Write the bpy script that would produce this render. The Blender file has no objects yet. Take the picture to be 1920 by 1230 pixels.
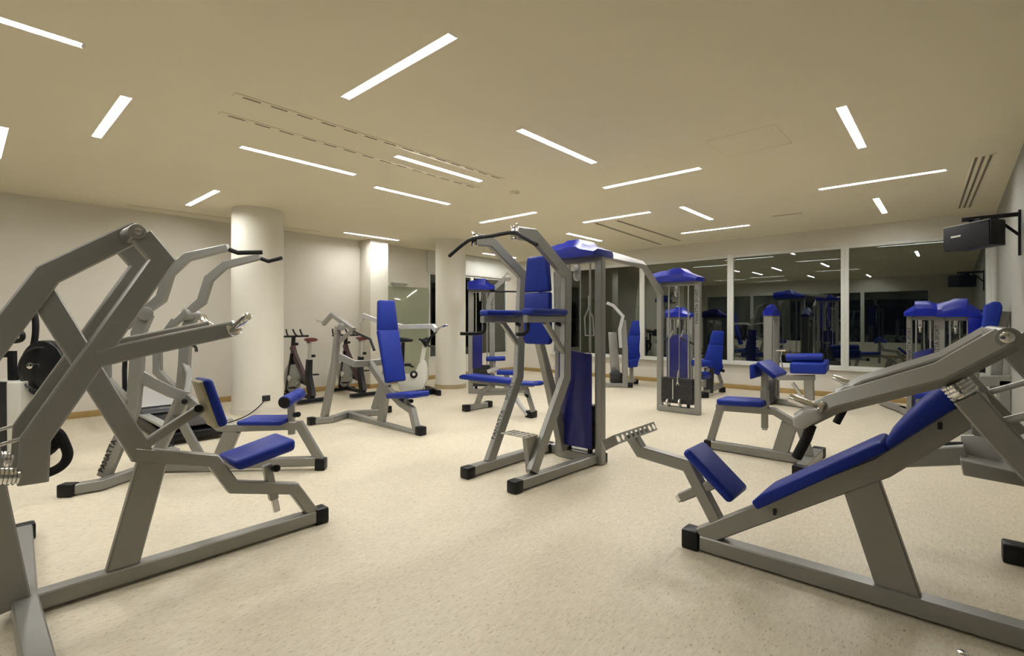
import bpy, bmesh, math, random
from mathutils import Vector, Matrix
R = math.radians
random.seed(4)
SC = bpy.context.scene
COL = SC.collection

# ---------------------------------------------------------------- camera, world, exposure
cam_d = bpy.data.cameras.new('camera')
cam_d.sensor_width = 36.0
cam_d.lens = 36.0 * 925 / 1920
cam_d.shift_y = -12 / 1920            # level camera, horizon a little above the middle
cam = bpy.data.objects.new('camera', cam_d)
COL.objects.link(cam)
cam.location = (0, 0, 1.36)
cam.rotation_euler = (R(90), 0, R(41.76))
cam_d.clip_start = 0.05
SC.camera = cam
w = bpy.data.worlds.new('night')
SC.world = w
w.use_nodes = True
w.node_tree.nodes['Background'].inputs[0].default_value = (0.010, 0.012, 0.018, 1)
w.node_tree.nodes['Background'].inputs[1].default_value = 0.25
SC.view_settings.view_transform = 'Standard'
SC.view_settings.look = 'None'
SC.view_settings.gamma = 1
SC.view_settings.use_curve_mapping = False
SC.view_settings.exposure = 0.0
LAMP_POWER = 160.0
LAMP_COL = (1.0, 0.99, 0.97, 1)

# ---------------------------------------------------------------- materials
def mat(name, col, rough=0.5, metal=0.0, spec=0.5, noise=0.0, nscale=40, bump=0.0, bscale=200, coat=0.0):
    m = bpy.data.materials.new(name)
    m.use_nodes = True
    nt = m.node_tree
    b = nt.nodes['Principled BSDF']
    b.inputs['Base Color'].default_value = (*col, 1)
    b.inputs['Roughness'].default_value = rough
    b.inputs['Metallic'].default_value = metal
    b.inputs['Specular IOR Level'].default_value = spec
    b.inputs['Coat Weight'].default_value = coat
    tc = nt.nodes.new('ShaderNodeTexCoord')
    if noise:
        n = nt.nodes.new('ShaderNodeTexNoise')
        n.inputs['Scale'].default_value = nscale
        n.inputs['Detail'].default_value = 4
        nt.links.new(tc.outputs['Object'], n.inputs['Vector'])
        mx = nt.nodes.new('ShaderNodeMix')
        mx.data_type = 'RGBA'
        mx.inputs[6].default_value = (*[c * (1 - noise) for c in col], 1)
        mx.inputs[7].default_value = (*[min(1, c * (1 + noise)) for c in col], 1)
        nt.links.new(n.outputs['Fac'], mx.inputs[0])
        nt.links.new(mx.outputs[2], b.inputs['Base Color'])
    if bump:
        n2 = nt.nodes.new('ShaderNodeTexNoise')
        n2.inputs['Scale'].default_value = bscale
        nt.links.new(tc.outputs['Object'], n2.inputs['Vector'])
        bp = nt.nodes.new('ShaderNodeBump')
        bp.inputs['Strength'].default_value = bump
        bp.inputs['Distance'].default_value = 0.002
        nt.links.new(n2.outputs['Fac'], bp.inputs['Height'])
        nt.links.new(bp.outputs['Normal'], b.inputs['Normal'])
    return m

SILVER = mat('silver_powder_coat', (0.265, 0.26, 0.24), 0.36, 0.45, 0.5, 0.06, 300, 0.08, 700)
PALE = mat('pale_grey_coat', (0.46, 0.455, 0.45), 0.4, 0.2, 0.5, 0.05, 200)
CHROME = mat('chrome', (0.80, 0.80, 0.80), 0.12, 1.0, 0.5, 0.05, 60)
STEEL = mat('brushed_steel', (0.55, 0.54, 0.52), 0.3, 0.9, 0.5, 0.1, 150)
BLUE = mat('blue_vinyl', (0.005, 0.019, 0.20), 0.45, 0.0, 0.22, 0.10, 25, 0.15, 400)
CAP = mat('blue_gloss_plastic', (0.003, 0.010, 0.20), 0.28, 0.0, 0.35, 0.06, 20)
SHIELD = mat('dark_blue_cover', (0.003, 0.005, 0.09), 0.3, 0.0, 0.5, 0.08, 10)
RUBBER = mat('black_rubber', (0.006, 0.006, 0.007), 0.4, 0.0, 0.25, 0.2, 60, 0.1, 300)
FOAM = mat('black_foam_grip', (0.008, 0.008, 0.009), 0.7, 0.0, 0.25, 0.2, 200, 0.3, 500)
DARK = mat('dark_steel', (0.022, 0.022, 0.023), 0.4, 0.3, 0.5, 0.2, 80)
INK = mat('black_print', (0.01, 0.01, 0.012), 0.5)
PALEINK = mat('pale_print', (0.35, 0.36, 0.45), 0.5)
WHITE = mat('white_plastic', (0.62, 0.61, 0.55), 0.35, 0.0, 0.5, 0.03, 30)
TAN = mat('raw_board', (0.40, 0.36, 0.24), 0.6, 0.0, 0.4, 0.2, 60)
RED = mat('dark_red_vinyl', (0.10, 0.016, 0.012), 0.4, 0.0, 0.5, 0.1, 40)
MAROON = mat('maroon_paint', (0.035, 0.010, 0.012), 0.3, 0.0, 0.5, 0.1, 40)
GREYPL = mat('grey_plastic', (0.33, 0.34, 0.31), 0.4, 0.0, 0.5, 0.05, 30)

# ---------------------------------------------------------------- mesh helpers
class MB:
    def __init__(s): s.bm = bmesh.new()
    def loft(s, rings, closed=False):
        vr = [[s.bm.verts.new(p) for p in r] for r in rings]
        n = len(vr[0]); F = []
        last = len(vr) if closed else len(vr) - 1
        for i in range(last):
            a, b = vr[i], vr[(i + 1) % len(vr)]
            for j in range(n):
                F.append(s.bm.faces.new((a[j], a[(j + 1) % n], b[(j + 1) % n], b[j])))
        if not closed:
            F.append(s.bm.faces.new(vr[0][::-1])); F.append(s.bm.faces.new(vr[-1]))
        bmesh.ops.recalc_face_normals(s.bm, faces=F)
        return s
    def beam(s, pts, w, h, n=(0, 1, 0), ch=0.007):
        """mitred rectangular hollow section: w along n, h across it"""
        P = [Vector(p) for p in pts]; rings = []
        ws = w if isinstance(w, (list, tuple)) else [w] * len(P)
        hs = h if isinstance(h, (list, tuple)) else [h] * len(P)
        for i, p in enumerate(P):
            d0 = (p - P[i - 1]).normalized() if i else None
            d1 = (P[i + 1] - p).normalized() if i < len(P) - 1 else None
            t = ((d0 or d1) + (d1 or d0)).normalized()
            N = Vector(n); N = (N - t * N.dot(t)).normalized()
            B = t.cross(N).normalized()
            k = 1.0
            if d0 is not None and d1 is not None:
                bi = t.dot(d1); k = 1.0 / max(0.5, bi)
            W, H2 = ws[i] / 2, hs[i] / 2
            c = min(ch, W * .5, H2 * .5)
            prof = [(W - c, H2), (-W + c, H2), (-W, H2 - c), (-W, -H2 + c), (-W + c, -H2), (W - c, -H2), (W, -H2 + c), (W, H2 - c)]
            rings.append([p + N * a + B * (b * k) for a, b in prof])
        return s.loft(rings)
    def tube(s, pts, r, seg=10, closed=False):
        P = [Vector(p) for p in pts]; rings = []
        N = None
        m = len(P)
        for i, p in enumerate(P):
            if closed: t = (P[(i + 1) % m] - P[i - 1]).normalized()
            else: t = (P[min(i + 1, m - 1)] - P[max(i - 1, 0)]).normalized()
            if N is None:
                N = t.orthogonal().normalized()
            else:
                N = (N - t * N.dot(t))
                N = N.normalized() if N.length > 1e-6 else t.orthogonal().normalized()
            B = t.cross(N)
            rr = r[i] if isinstance(r, (list, tuple)) else r
            rings.append([p + (N * math.cos(2 * math.pi * j / seg) + B * math.sin(2 * math.pi * j / seg)) * rr for j in range(seg)])
        return s.loft(rings, closed)
    def cyl(s, a, b, r, seg=20, bev=0.0):
        a, b = Vector(a), Vector(b)
        if bev:
            d = (b - a).normalized() * bev
            return s.tube([a, a + d * .3, a + d, b - d, b - d * .3, b], [r - bev, r - bev * .3, r, r, r - bev * .3, r - bev], seg)
        return s.tube([a, b], r, seg)
    def prism(s, out, ext, bev=0.0, seg=3):
        ext = Vector(ext)
        va = [s.bm.verts.new(Vector(p)) for p in out]
        vb = [s.bm.verts.new(Vector(p) + ext) for p in out]
        n = len(va)
        F = [s.bm.faces.new(va[::-1]), s.bm.faces.new(vb)]
        for i in range(n):
            F.append(s.bm.faces.new((va[i], va[(i + 1) % n], vb[(i + 1) % n], vb[i])))
        bmesh.ops.recalc_face_normals(s.bm, faces=F)
        if bev:
            E = list({e for f in F for e in f.edges})
            bmesh.ops.bevel(s.bm, geom=E, offset=bev, segments=seg, affect='EDGES', profile=0.5, clamp_overlap=True)
        return s
    def box(s, c, size, bev=0.0, rot=None, seg=2):
        c = Vector(c); x, y, z = [v / 2 for v in size]
        M = rot or Matrix.Identity(3)
        out = [c + M @ Vector(p) for p in ((-x, -y, -z), (x, -y, -z), (x, y, -z), (-x, y, -z))]
        return s.prism(out, M @ Vector((0, 0, 2 * z)), bev, seg)
    def spring(s, a, b, r, wire, turns, seg=10):
        a, b = Vector(a), Vector(b); t = (b - a).normalized()
        N = t.orthogonal().normalized(); B = t.cross(N); n = int(turns * seg)
        return s.tube([a + (b - a) * (i / n) + (N * math.cos(2 * math.pi * i / seg) + B * math.sin(2 * math.pi * i / seg)) * r for i in range(n + 1)], wire, 6)
    def perforated(s, o, u, v, nu, nv, cu, cv, th, hole=0.36):
        """plate of nu x nv square cells, each with a round hole"""
        o, u, v = Vector(o), Vector(u).normalized(), Vector(v).normalized(); nn = u.cross(v) * th
        for i in range(nu):
            for j in range(nv):
                c = o + u * (cu * (i + .5)) + v * (cv * (j + .5))
                outer = []; inner = []
                for k in range(8):
                    a = math.pi * k / 4
                    x, y = math.cos(a), math.sin(a); q = max(abs(x), abs(y))
                    outer.append(c + u * (x / q * cu / 2) + v * (y / q * cv / 2))
                    inner.append(c + u * (x * cu * hole) + v * (y * cv * hole))
                V = [[s.bm.verts.new(p + d) for p in ring] for d in (Vector((0, 0, 0)), nn) for ring in (outer, inner)]
                oa, ia, ob, ib = V
                for k in range(8):
                    q = (k + 1) % 8
                    F = [s.bm.faces.new((oa[k], ia[k], ia[q], oa[q])), s.bm.faces.new((ob[k], ob[q], ib[q], ib[k])),
                         s.bm.faces.new((ia[k], ib[k], ib[q], ia[q])), s.bm.faces.new((oa[k], oa[q], ob[q], ob[k]))]
        return s

def obj(name, mb, m, parent=None, kind=None, label=None, sharp=40):
    me = bpy.data.meshes.new(name)
    mb.bm.to_mesh(me); mb.bm.free()
    for p in me.polygons: p.use_smooth = True
    me.set_sharp_from_angle(angle=R(sharp))
    me.materials.append(m)
    o = bpy.data.objects.new(name, me); COL.objects.link(o)
    if parent is not None: o.parent = parent
    if kind: o['kind'] = kind
    if label: o['label'] = label
    return o
def struct(name, mb, m, parent=None):
    return obj(name, mb, m, parent, 'structure' if parent is None else None)
def tag(o, label, cat, group=None):
    o['label'] = label; o['category'] = cat
    if group: o['group'] = group
    return o
def thing(name, label, cat, loc=(0, 0, 0), rz=0, group=None):
    o = bpy.data.objects.new(name, None); COL.objects.link(o)
    o.empty_display_size = .1
    o.location = loc; o.rotation_euler = (0, 0, R(rz))
    return tag(o, label, cat, group)
def dup(root, loc, rz, label, group=None):
    r = root.copy(); COL.objects.link(r); r.location = loc; r.rotation_euler = (0, 0, R(rz)); r['label'] = label
    if group: r['group'] = group
    for ch in list(root.children):
        c = ch.copy(); COL.objects.link(c); c.parent = r
        for g in ch.children:
            d = g.copy(); COL.objects.link(d); d.parent = c
    return r
def lettering(parent, txt, o, right, up, size, m, name='lettering', depth=0.0015):
    cu = bpy.data.curves.new('txt', 'FONT'); cu.body = txt; cu.size = size; cu.extrude = depth / 2
    cu.resolution_u = 2; cu.align_x = 'CENTER'; cu.align_y = 'CENTER'; cu.space_character = 1.05; cu.offset = size * .012
    t = bpy.data.objects.new('txt', cu); COL.objects.link(t)
    me = bpy.data.meshes.new_from_object(t.evaluated_get(bpy.context.evaluated_depsgraph_get()))
    bpy.data.objects.remove(t)
    r, u = Vector(right).normalized(), Vector(up).normalized(); n = r.cross(u); u = n.cross(r)
    me.transform(Matrix(((r.x, u.x, n.x, o[0]), (r.y, u.y, n.y, o[1]), (r.z, u.z, n.z, o[2]), (0, 0, 0, 1))))
    me.materials.clear(); me.materials.append(m)
    ob = bpy.data.objects.new(name, me); COL.objects.link(ob); ob.parent = parent
    return ob
def mir(pts): return [(p[0], -p[1], p[2]) for p in pts]
def V(p): return Vector(p)
def off(p, dx=0, dy=0, dz=0): return (p[0] + dx, p[1] + dy, p[2] + dz)
def smooth(pts, k=6):
    """Catmull-Rom through the points"""
    P = [Vector(p) for p in pts]; out = []
    for i in range(len(P) - 1):
        a, b, c, d = P[max(i - 1, 0)], P[i], P[i + 1], P[min(i + 2, len(P) - 1)]
        for j in range(k):
            t = j / k
            out.append(.5 * ((2 * b) + (c - a) * t + (2 * a - 5 * b + 4 * c - d) * t * t + (3 * b - a - 3 * c + d) * t ** 3))
    return out + [P[-1]]

# ---------------------------------------------------------------- the room: x along the window wall, y towards it
X0, X1, Y0, Y1, CEIL = -9.2, 0.5, -2.2, 10.5, 3.04
def wall_mat(name, col):
    return mat(name, col, 0.75, 0, 0.3, 0.02, 3, 0.05, 120)
WALL = wall_mat('cream_wall_paint', (0.67, 0.635, 0.555))
CEILM = wall_mat('ceiling_paint', (0.76, 0.70, 0.54))
COLUMN = wall_mat('column_paint', (0.74, 0.71, 0.62))
WOOD = mat('baseboard_wood', (0.36, 0.24, 0.085), 0.45, 0, 0.5, 0.15, 8)
REFL = mat('white_reflector', (0.85, 0.85, 0.85), 0.45, 0, 0.5, 0.02, 20)
FRAMEW = mat('white_window_frame', (0.62, 0.62, 0.57), 0.4, 0, 0.5, 0.03, 20)
VENTM = mat('vent_slot', (0.16, 0.13, 0.08), 0.6)

def floor_material():
    m = mat('linoleum', (0.66, 0.56, 0.38), 0.42, 0, 0.35)
    nt = m.node_tree; b = nt.nodes['Principled BSDF']; L = nt.links.new
    tc = nt.nodes.new('ShaderNodeTexCoord')
    def streak(sc, scale, detail=5):
        mp = nt.nodes.new('ShaderNodeMapping'); mp.inputs['Scale'].default_value = sc
        mp.inputs['Rotation'].default_value = (0, 0, R(9))
        L(tc.outputs['Object'], mp.inputs['Vector'])
        n = nt.nodes.new('ShaderNodeTexNoise'); n.inputs['Scale'].default_value = scale; n.inputs['Detail'].default_value = detail
        n.inputs['Roughness'].default_value = 0.65
        L(mp.outputs['Vector'], n.inputs['Vector']); return n
    def ramp(n, stops):
        r = nt.nodes.new('ShaderNodeValToRGB'); e = r.color_ramp.elements
        e[0].position, e[0].color = stops[0][0], (*stops[0][1], 1)
        e[1].position, e[1].color = stops[1][0], (*stops[1][1], 1)
        L(n.outputs['Fac'], r.inputs['Fac']); return r
    def mul(a, bb, fac):
        x = nt.nodes.new('ShaderNodeMix'); x.data_type = 'RGBA'; x.blend_type = 'MULTIPLY'; x.inputs[0].default_value = fac
        L(a, x.inputs[6]); L(bb, x.inputs[7]); return x.outputs[2]
    base = ramp(streak((9, 2.2, 1), 6), ((0.30, (0.585, 0.515, 0.385)), (0.70, (0.71, 0.645, 0.50))))
    flecks = ramp(streak((20, 6, 1), 5.5, 3), ((0.30, (0.34, 0.30, 0.22)), (0.41, (1, 1, 1))))
    broad = ramp(streak((1, .5, 1), 1.4, 2), ((0.3, (0.90, 0.90, 0.90)), (0.7, (1, 1, 1))))
    c = mul(base.outputs[0], flecks.outputs[0], 0.9)
    c = mul(c, broad.outputs[0], 1.0)
    L(c, b.inputs['Base Color'])
    return m
FLOOR = floor_material()

struct('floor', MB().box(((X0 + X1) / 2, (Y0 + Y1) / 2, -.05), (X1 - X0 + .6, Y1 - Y0 + .6, .1)), FLOOR)
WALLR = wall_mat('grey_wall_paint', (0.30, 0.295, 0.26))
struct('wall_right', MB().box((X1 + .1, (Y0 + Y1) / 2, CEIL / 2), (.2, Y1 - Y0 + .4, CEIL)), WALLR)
def wall_with_opening(name, axis, pos, a0, a1, o0, o1, z0, z1, t=.2):
    """wall slab in the plane axis = pos (thickness t away from the room) with one long opening"""
    mb = MB()
    def blk(p, q, zz0, zz1):
        if q - p < 1e-4 or zz1 - zz0 < 1e-4: return
        if axis == 'y': mb.box(((p + q) / 2, pos, (zz0 + zz1) / 2), (q - p, abs(t), zz1 - zz0))
        else: mb.box((pos, (p + q) / 2, (zz0 + zz1) / 2), (abs(t), q - p, zz1 - zz0))
    blk(a0, a1, 0, z0); blk(a0, a1, z1, CEIL); blk(a0, o0, z0, z1); blk(o1, a1, z0, z1)
    return struct(name, mb, WALL)
wall_with_opening('wall_back', 'y', Y1 + .1, X0 - .2, X1 + .2, -7.95, .44, .52, 2.72)
wall_with_opening('wall_left', 'x', X0 - .1, Y0, Y1, 7.35, 10.1, .48, 2.53)
wall_with_opening('wall_front', 'y', Y0 - .1, X0 - .2, X1 + .2, -8.6, -.6, .52, 2.55)

def glass_material():
    m = bpy.data.materials.new('night_window_glass'); m.use_nodes = True
    nt = m.node_tree; nt.nodes.clear(); L = nt.links.new
    out = nt.nodes.new('ShaderNodeOutputMaterial'); mx = nt.nodes.new('ShaderNodeMixShader')
    tr = nt.nodes.new('ShaderNodeBsdfTransparent'); gl = nt.nodes.new('ShaderNodeBsdfGlossy')
    tr.inputs['Color'].default_value = (.72, .76, .73, 1)
    gl.inputs['Roughness'].default_value = 0.006; gl.inputs['Color'].default_value = (.95, 1, .95, 1)
    fr = nt.nodes.new('ShaderNodeFresnel'); fr.inputs['IOR'].default_value = 2.15
    L(fr.outputs[0], mx.inputs[0]); L(tr.outputs[0], mx.inputs[1]); L(gl.outputs[0], mx.inputs[2]); L(mx.outputs[0], out.inputs['Surface'])
    return m
GLASS = glass_material()

nwin = [0]
def window(axis, pos, a0, a1, z0, z1, fw=.06, head=.06, sgn=1):
    nwin[0] += 1
    mb = MB()
    def blk(m, p, q, zz0, zz1, d, t):
        c, s = (p + q) / 2, q - p
        if axis == 'y': m.box((c, pos + d, (zz0 + zz1) / 2), (s, t, zz1 - zz0), .004 if t > .02 else 0)
        else: m.box((pos + d, c, (zz0 + zz1) / 2), (t, s, zz1 - zz0), .004 if t > .02 else 0)
    d = .03 * sgn
    blk(mb, a0, a0 + fw, z0, z1, d, .08); blk(mb, a1 - fw, a1, z0, z1, d, .08)
    blk(mb, a0 + fw, a1 - fw, z0, z0 + .05, d, .08); blk(mb, a0 + fw, a1 - fw, z1 - head, z1, d, .08)
    o = struct('window_%d' % nwin[0], mb, FRAMEW)
    g = MB(); blk(g, a0 + fw, a1 - fw, z0 + .05, z1 - head, d, .012)
    obj('pane', g, GLASS, o)
    return o
for a0, a1 in ((-7.95, -5.35), (-5.35, -3.39), (-3.39, -1.43), (-1.43, .44)): window('y', Y1, a0, a1, .52, 2.72)
for a0, a1 in ((7.35, 8.76), (8.76, 10.1)): window('x', X0, a0, a1, .48, 2.53, .05, .05, -1)
for k in range(4): window('y', Y0, -8.6 + 2 * k, -6.6 + 2 * k, .52, 2.55, .06, .06, -1)
struct('trim_1', MB().box(((-7.95 + .5) / 2, Y1 - .03, .505), (8.45, .1, .03), .005), FRAMEW)      # window sill
struct('trim_2', MB().box((X1 - .03, Y1 - .01, 1.62), (.06, .1, 2.2), .005), FRAMEW)                # corner strip beside the glass
struct('trim_3', MB().box((X0 + .02, 8.72, 2.78), (.06, 2.85, .5), .01), FRAMEW)                    # blind box above the left windows

# wooden skirting
struct('baseboard_left', MB().box((X0 + .012, (Y0 + Y1) / 2, .045), (.024, Y1 - Y0, .09), .004), WOOD)
struct('baseboard_back', MB().box(((X0 + X1) / 2, Y1 - .012, .045), (X1 - X0, .024, .09), .004), WOOD)
struct('baseboard_right', MB().box((X1 - .012, (Y0 + Y1) / 2, .045), (.024, Y1 - Y0, .09), .004), WOOD)
struct('baseboard_front', MB().box(((X0 + X1) / 2, Y0 + .012, .045), (X1 - X0, .024, .09), .004), WOOD)

# columns
def column(x, y, r, label):
    o = obj('round_column', MB().cyl((x, y, .0), (x, y, CEIL), r, 64), COLUMN)
    o['kind'] = 'structure'
    b = MB().cyl((x, y, 0), (x, y, .085), r + .012, 64)
    obj('baseboard', b, WALL if r > .33 else mat('column_skirting', (.42, .34, .20), .5, 0, .5, .1, 10), o)
    return o
column(-7.87, 3.02, .355, 'near')
column(-7.76, 6.78, .31, 'far')
o = struct('square_column', MB().box((-9.0, 5.76, CEIL / 2), (.4, .42, CEIL), .006), COLUMN)
obj('baseboard', MB().box((-9.0, 5.76, .045), (.424, .444, .09), .004), WOOD, o)

# greenish mirror panel on the left wall between the square column and the window
def mirror_material():
    m = bpy.data.materials.new('green_glass_panel'); m.use_nodes = True
    nt = m.node_tree; b = nt.nodes['Principled BSDF']
    b.inputs['Base Color'].default_value = (.36, .385, .28, 1); b.inputs['Roughness'].default_value = .05
    b.inputs['Specular IOR Level'].default_value = .6; b.inputs['Coat Weight'].default_value = .3
    b.inputs['Coat Roughness'].default_value = .02; b.inputs['Metallic'].default_value = .1
    return m
t = thing('wall_mirror', 'tall greenish glass panel standing against the left wall past the square column', 'glass panel', (X0, 6.66, 0), 0)
obj('glass_sheet', MB().box((.02, 0, 1.11), (.012, 1.34, 2.06), .003), mirror_material(), t)
e = MB().box((.02, 0, .05), (.04, 1.34, .06), .004)
obj('bottom_rail', e, STEEL, t)
t = thing('wall_lamp', 'small white wall lamp above the greenish glass panel', 'wall lamp', (X0, 6.5, 2.2), 0)
obj('lamp_shade', MB().prism([(.0, -.2, -.03), (.12, -.2, .0), (.12, -.2, .03), (0, -.2, .03)], (0, .4, 0), .008), FRAMEW, t)
obj('wall_plate', MB().box((.008, 0, -.06), (.016, .3, .14), .004), FRAMEW, t)

# ---------------------------------------------------------------- ceiling lamps
def lamp_material():
    m = bpy.data.materials.new('fluorescent_tube'); m.use_nodes = True
    nt = m.node_tree; nt.nodes.clear()
    out = nt.nodes.new('ShaderNodeOutputMaterial'); e = nt.nodes.new('ShaderNodeEmission')
    e.inputs['Color'].default_value = LAMP_COL; e.inputs['Strength'].default_value = LAMP_POWER
    nt.links.new(e.outputs[0], out.inputs['Surface'])
    return m
TUBE = lamp_material()
LAMPS = [  # direction, x, y of the middle, where it is
    ('y', -3.95, -.11, 'strip light at the upper left corner of the picture, cut by its edge'),
    ('x', -5.22, .83, 'short steep strip light high on the left, the second from the upper left corner'),
    ('x', -6.73, .25, 'strip light cut by the left edge of the picture'),
    ('x', -2.80, 1.93, 'long strip light nearest the top middle, slanting up to the right'),
    ('y', -5.10, 2.41, 'strip light left of the two long ceiling slots, slanting down to the right'),
    ('y', -4.21, 3.56, 'strip light lying across the ends of the two long ceiling slots'),
    ('y', -5.38, 4.07, 'strip light behind the ends of the long ceiling slots, slanting down to the right'),
    ('x', -7.65, 2.20, 'short strip light just left of the near round column top'),
    ('y', -2.83, 3.88, 'strip light right of the long ceiling slots, slanting down to the right'),
    ('x', -2.67, 5.40, 'strip light in the middle right, slanting up to the right behind the smoke detector'),
    ('x', -5.39, 5.90, 'strip light just above the pull-up bar of the tower'),
    ('x', -4.07, 7.05, 'strip light at the head of the pair of narrow ceiling slots'),
    ('y', -8.55, 5.45, 'dim strip light in front of the square column top'),
    ('y', -5.47, 8.33, 'strip light between the blue tower cap and the narrow ceiling slots'),
    ('x', -6.68, 9.28, 'far strip light half hidden by the blue cap of the tower'),
    ('y', -2.96, 7.66, 'short strip light right of the narrow ceiling slots, slanting down to the right'),
    ('x', -3.25, 9.16, 'far strip light above the second window pane'),
    ('x', -.66, 7.28, 'long strip light on the right, slanting up towards the loudspeaker'),
    ('y', -.65, 5.21, 'steep strip light high on the right'),
    ('y', -.78, 8.95, 'small steep strip light low on the right before the window wall'),
    ('y', -8.6, 9.18, 'far strip light seen under the left pull-up arm'),
    ('x', -5.6, -1.35, 'strip light by the front wall, left half'),
    ('y', -2.3, -1.2, 'strip light by the front wall, right half'),
   
]
TR_L, TR_W, TR_D = 1.24, .07, .055           # recessed trough of a strip light
holes = [((x - TR_L / 2, x + TR_L / 2, y - TR_W / 2, y + TR_W / 2) if d == 'x' else (x - TR_W / 2, x + TR_W / 2, y - TR_L / 2, y + TR_L / 2)) for d, x, y, lab in LAMPS]
xs = sorted({X0 - .2, X1 + .2} | {round(v, 4) for h in holes for v in h[:2]})
ys = sorted({Y0 - .2, Y1 + .2} | {round(v, 4) for h in holes for v in h[2:]})
mb = MB(); vv = {}
for i in range(len(xs) - 1):
    for j in range(len(ys) - 1):
        cx, cy = (xs[i] + xs[i + 1]) / 2, (ys[j] + ys[j + 1]) / 2
        if any(h[0] < cx < h[1] and h[2] < cy < h[3] for h in holes): continue
        q = []
        for k in ((i, j), (i, j + 1), (i + 1, j + 1), (i + 1, j)):
            if k not in vv: vv[k] = mb.bm.verts.new((xs[k[0]], ys[k[1]], CEIL))
            q.append(vv[k])
        mb.bm.faces.new(q)
mb.box(((X0 + X1) / 2, (Y0 + Y1) / 2, CEIL + .15), (X1 - X0 + .4, Y1 - Y0 + .4, .1))
struct('ceiling', mb, CEILM)
proto = None
for d, x, y, lab in LAMPS:
    if proto is None:
        proto = thing('strip_light', lab, 'ceiling light', (x, y, CEIL), 90 if d == 'y' else 0, 'strip lights set in the ceiling')
        L_, W_, D_ = TR_L / 2, TR_W / 2, TR_D
        mb = MB()                                  # folded sheet trough, open below
        o_ = [(-W_, -.002), (-W_, D_ - .015), (-W_ + .015, D_), (W_ - .015, D_), (W_, D_ - .015), (W_, -.002)]
        i_ = [(W_ - .002, -.002), (W_ - .002, D_ - .017), (W_ - .017, D_ - .002), (-W_ + .017, D_ - .002), (-W_ + .002, D_ - .017), (-W_ + .002, -.002)]
        mb.loft([[(s * L_, a, c) for a, c in o_ + i_] for s in (-1, 1)])
        obj('reflector', mb, REFL, proto)
        for s in (-1, 1):
            obj('end_cap', MB().box((s * (L_ - .008), 0, D_ / 2 - .002), (.016, TR_W - .006, D_ - .004), .002), FRAMEW, proto)
        obj('tube', MB().tube([(-.595, 0, .022), (.595, 0, .022)], .017, 16), TUBE, proto)
    else:
        dup(proto, (x, y, CEIL), 90 if d == 'y' else 0, lab)

# ceiling slots and small fittings
def slot_vent(name, lab, a, b, n, gap, wid=.016, dash=0):
    a, b = Vector(a), Vector(b); d = (b - a); Ln = d.length; ang = math.degrees(math.atan2(d.y, d.x))
    t = thing(name, lab, 'air vent', ((a + b) / 2)[:2] + (CEIL,), ang)
    f = MB().box((0, 0, -.002), (Ln + .05, gap * (n - 1) + wid + .05, .006), .001)
    obj('frame', f, CEILM, t)
    for k in range(n):
        yy = (k - (n - 1) / 2) * gap
        if dash:
            for i in range(dash):
                l = Ln / dash
                obj('slot', MB().box((-Ln / 2 + l * (i + .5), yy, -.0045), (l * .62, wid, .003)), VENTM, t)
        else:
            obj('slot', MB().box((0, yy, -.0045), (Ln, wid, .003)), VENTM, t)
    return t
slot_vent('linear_air_vent', 'long thin dashed air slot in the ceiling, the nearer to the camera of the two', (-3.954,1.371,3.040),(-3.956,4.242,3.040), 1, .03, .02, 14)
slot_vent('linear_air_vent', 'long thin dashed air slot in the ceiling, the left one of the two', (-4.396,1.417,3.040),(-4.458,4.319,3.040), 1, .03, .02, 14)
slot_vent('linear_air_vent', 'narrow dark air slot in the ceiling by the window wall, left one of a pair', (-4.531,7.215,3.040),(-4.736,10.139,3.040), 1, .03, .05)
slot_vent('linear_air_vent', 'narrow dark air slot in the ceiling by the window wall, right one of a pair', (-4.148,7.261,3.040),(-4.213,9.945,3.040), 1, .03, .05)
slot_vent('linear_air_vent', 'three parallel air slots in the ceiling above the loudspeaker', (0.238,6.911,3.040),(0.129,9.851,3.040), 3, .055, .022)
slot_vent('linear_air_vent', 'single short air slot in the ceiling before the third window pane', (-2.126,8.623,3.040),(-1.732,8.666,3.040), 1, .03, .03)
slot_vent('linear_air_vent', 'faint thin air slot in the ceiling along the left wall, before the near round column', (-8.846,1.614,3.040),(-8.746,2.929,3.040), 1, .03, .012)
slot_vent('linear_air_vent', 'faint thin air slot in the ceiling along the left wall, behind the near round column', (-8.835,3.881,3.040),(-8.779,4.488,3.040), 1, .03, .012)
t = thing('ceiling_hatch', 'faint square access hatch in the ceiling, right of the middle', 'hatch', (-1.42, 4.92, CEIL), 0)
obj('panel', MB().box((0, 0, .002), (.58, .58, .006), .001), CEILM, t)
e = MB()
for s in (-1, 1):
    e.box((0, s * .295, -.0005), (.60, .004, .003)); e.box((s * .295, 0, -.0005), (.004, .60, .003))
obj('rim', e, CEILM, t)
sx, sy, _ = (-4.234,4.793,3.040)
t = thing('smoke_detector', 'round white smoke detector on the ceiling', 'smoke detector', (sx, sy, CEIL), 0)
obj('housing', MB().tube([(0, 0, 0), (0, 0, -.02), (0, 0, -.04), (0, 0, -.045)], [.06, .06, .045, .02], 20), CEILM, t)
obj('base_ring', MB().cyl((0, 0, -.008), (0, 0, 0), .068, 20), CEILM, t)

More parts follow.
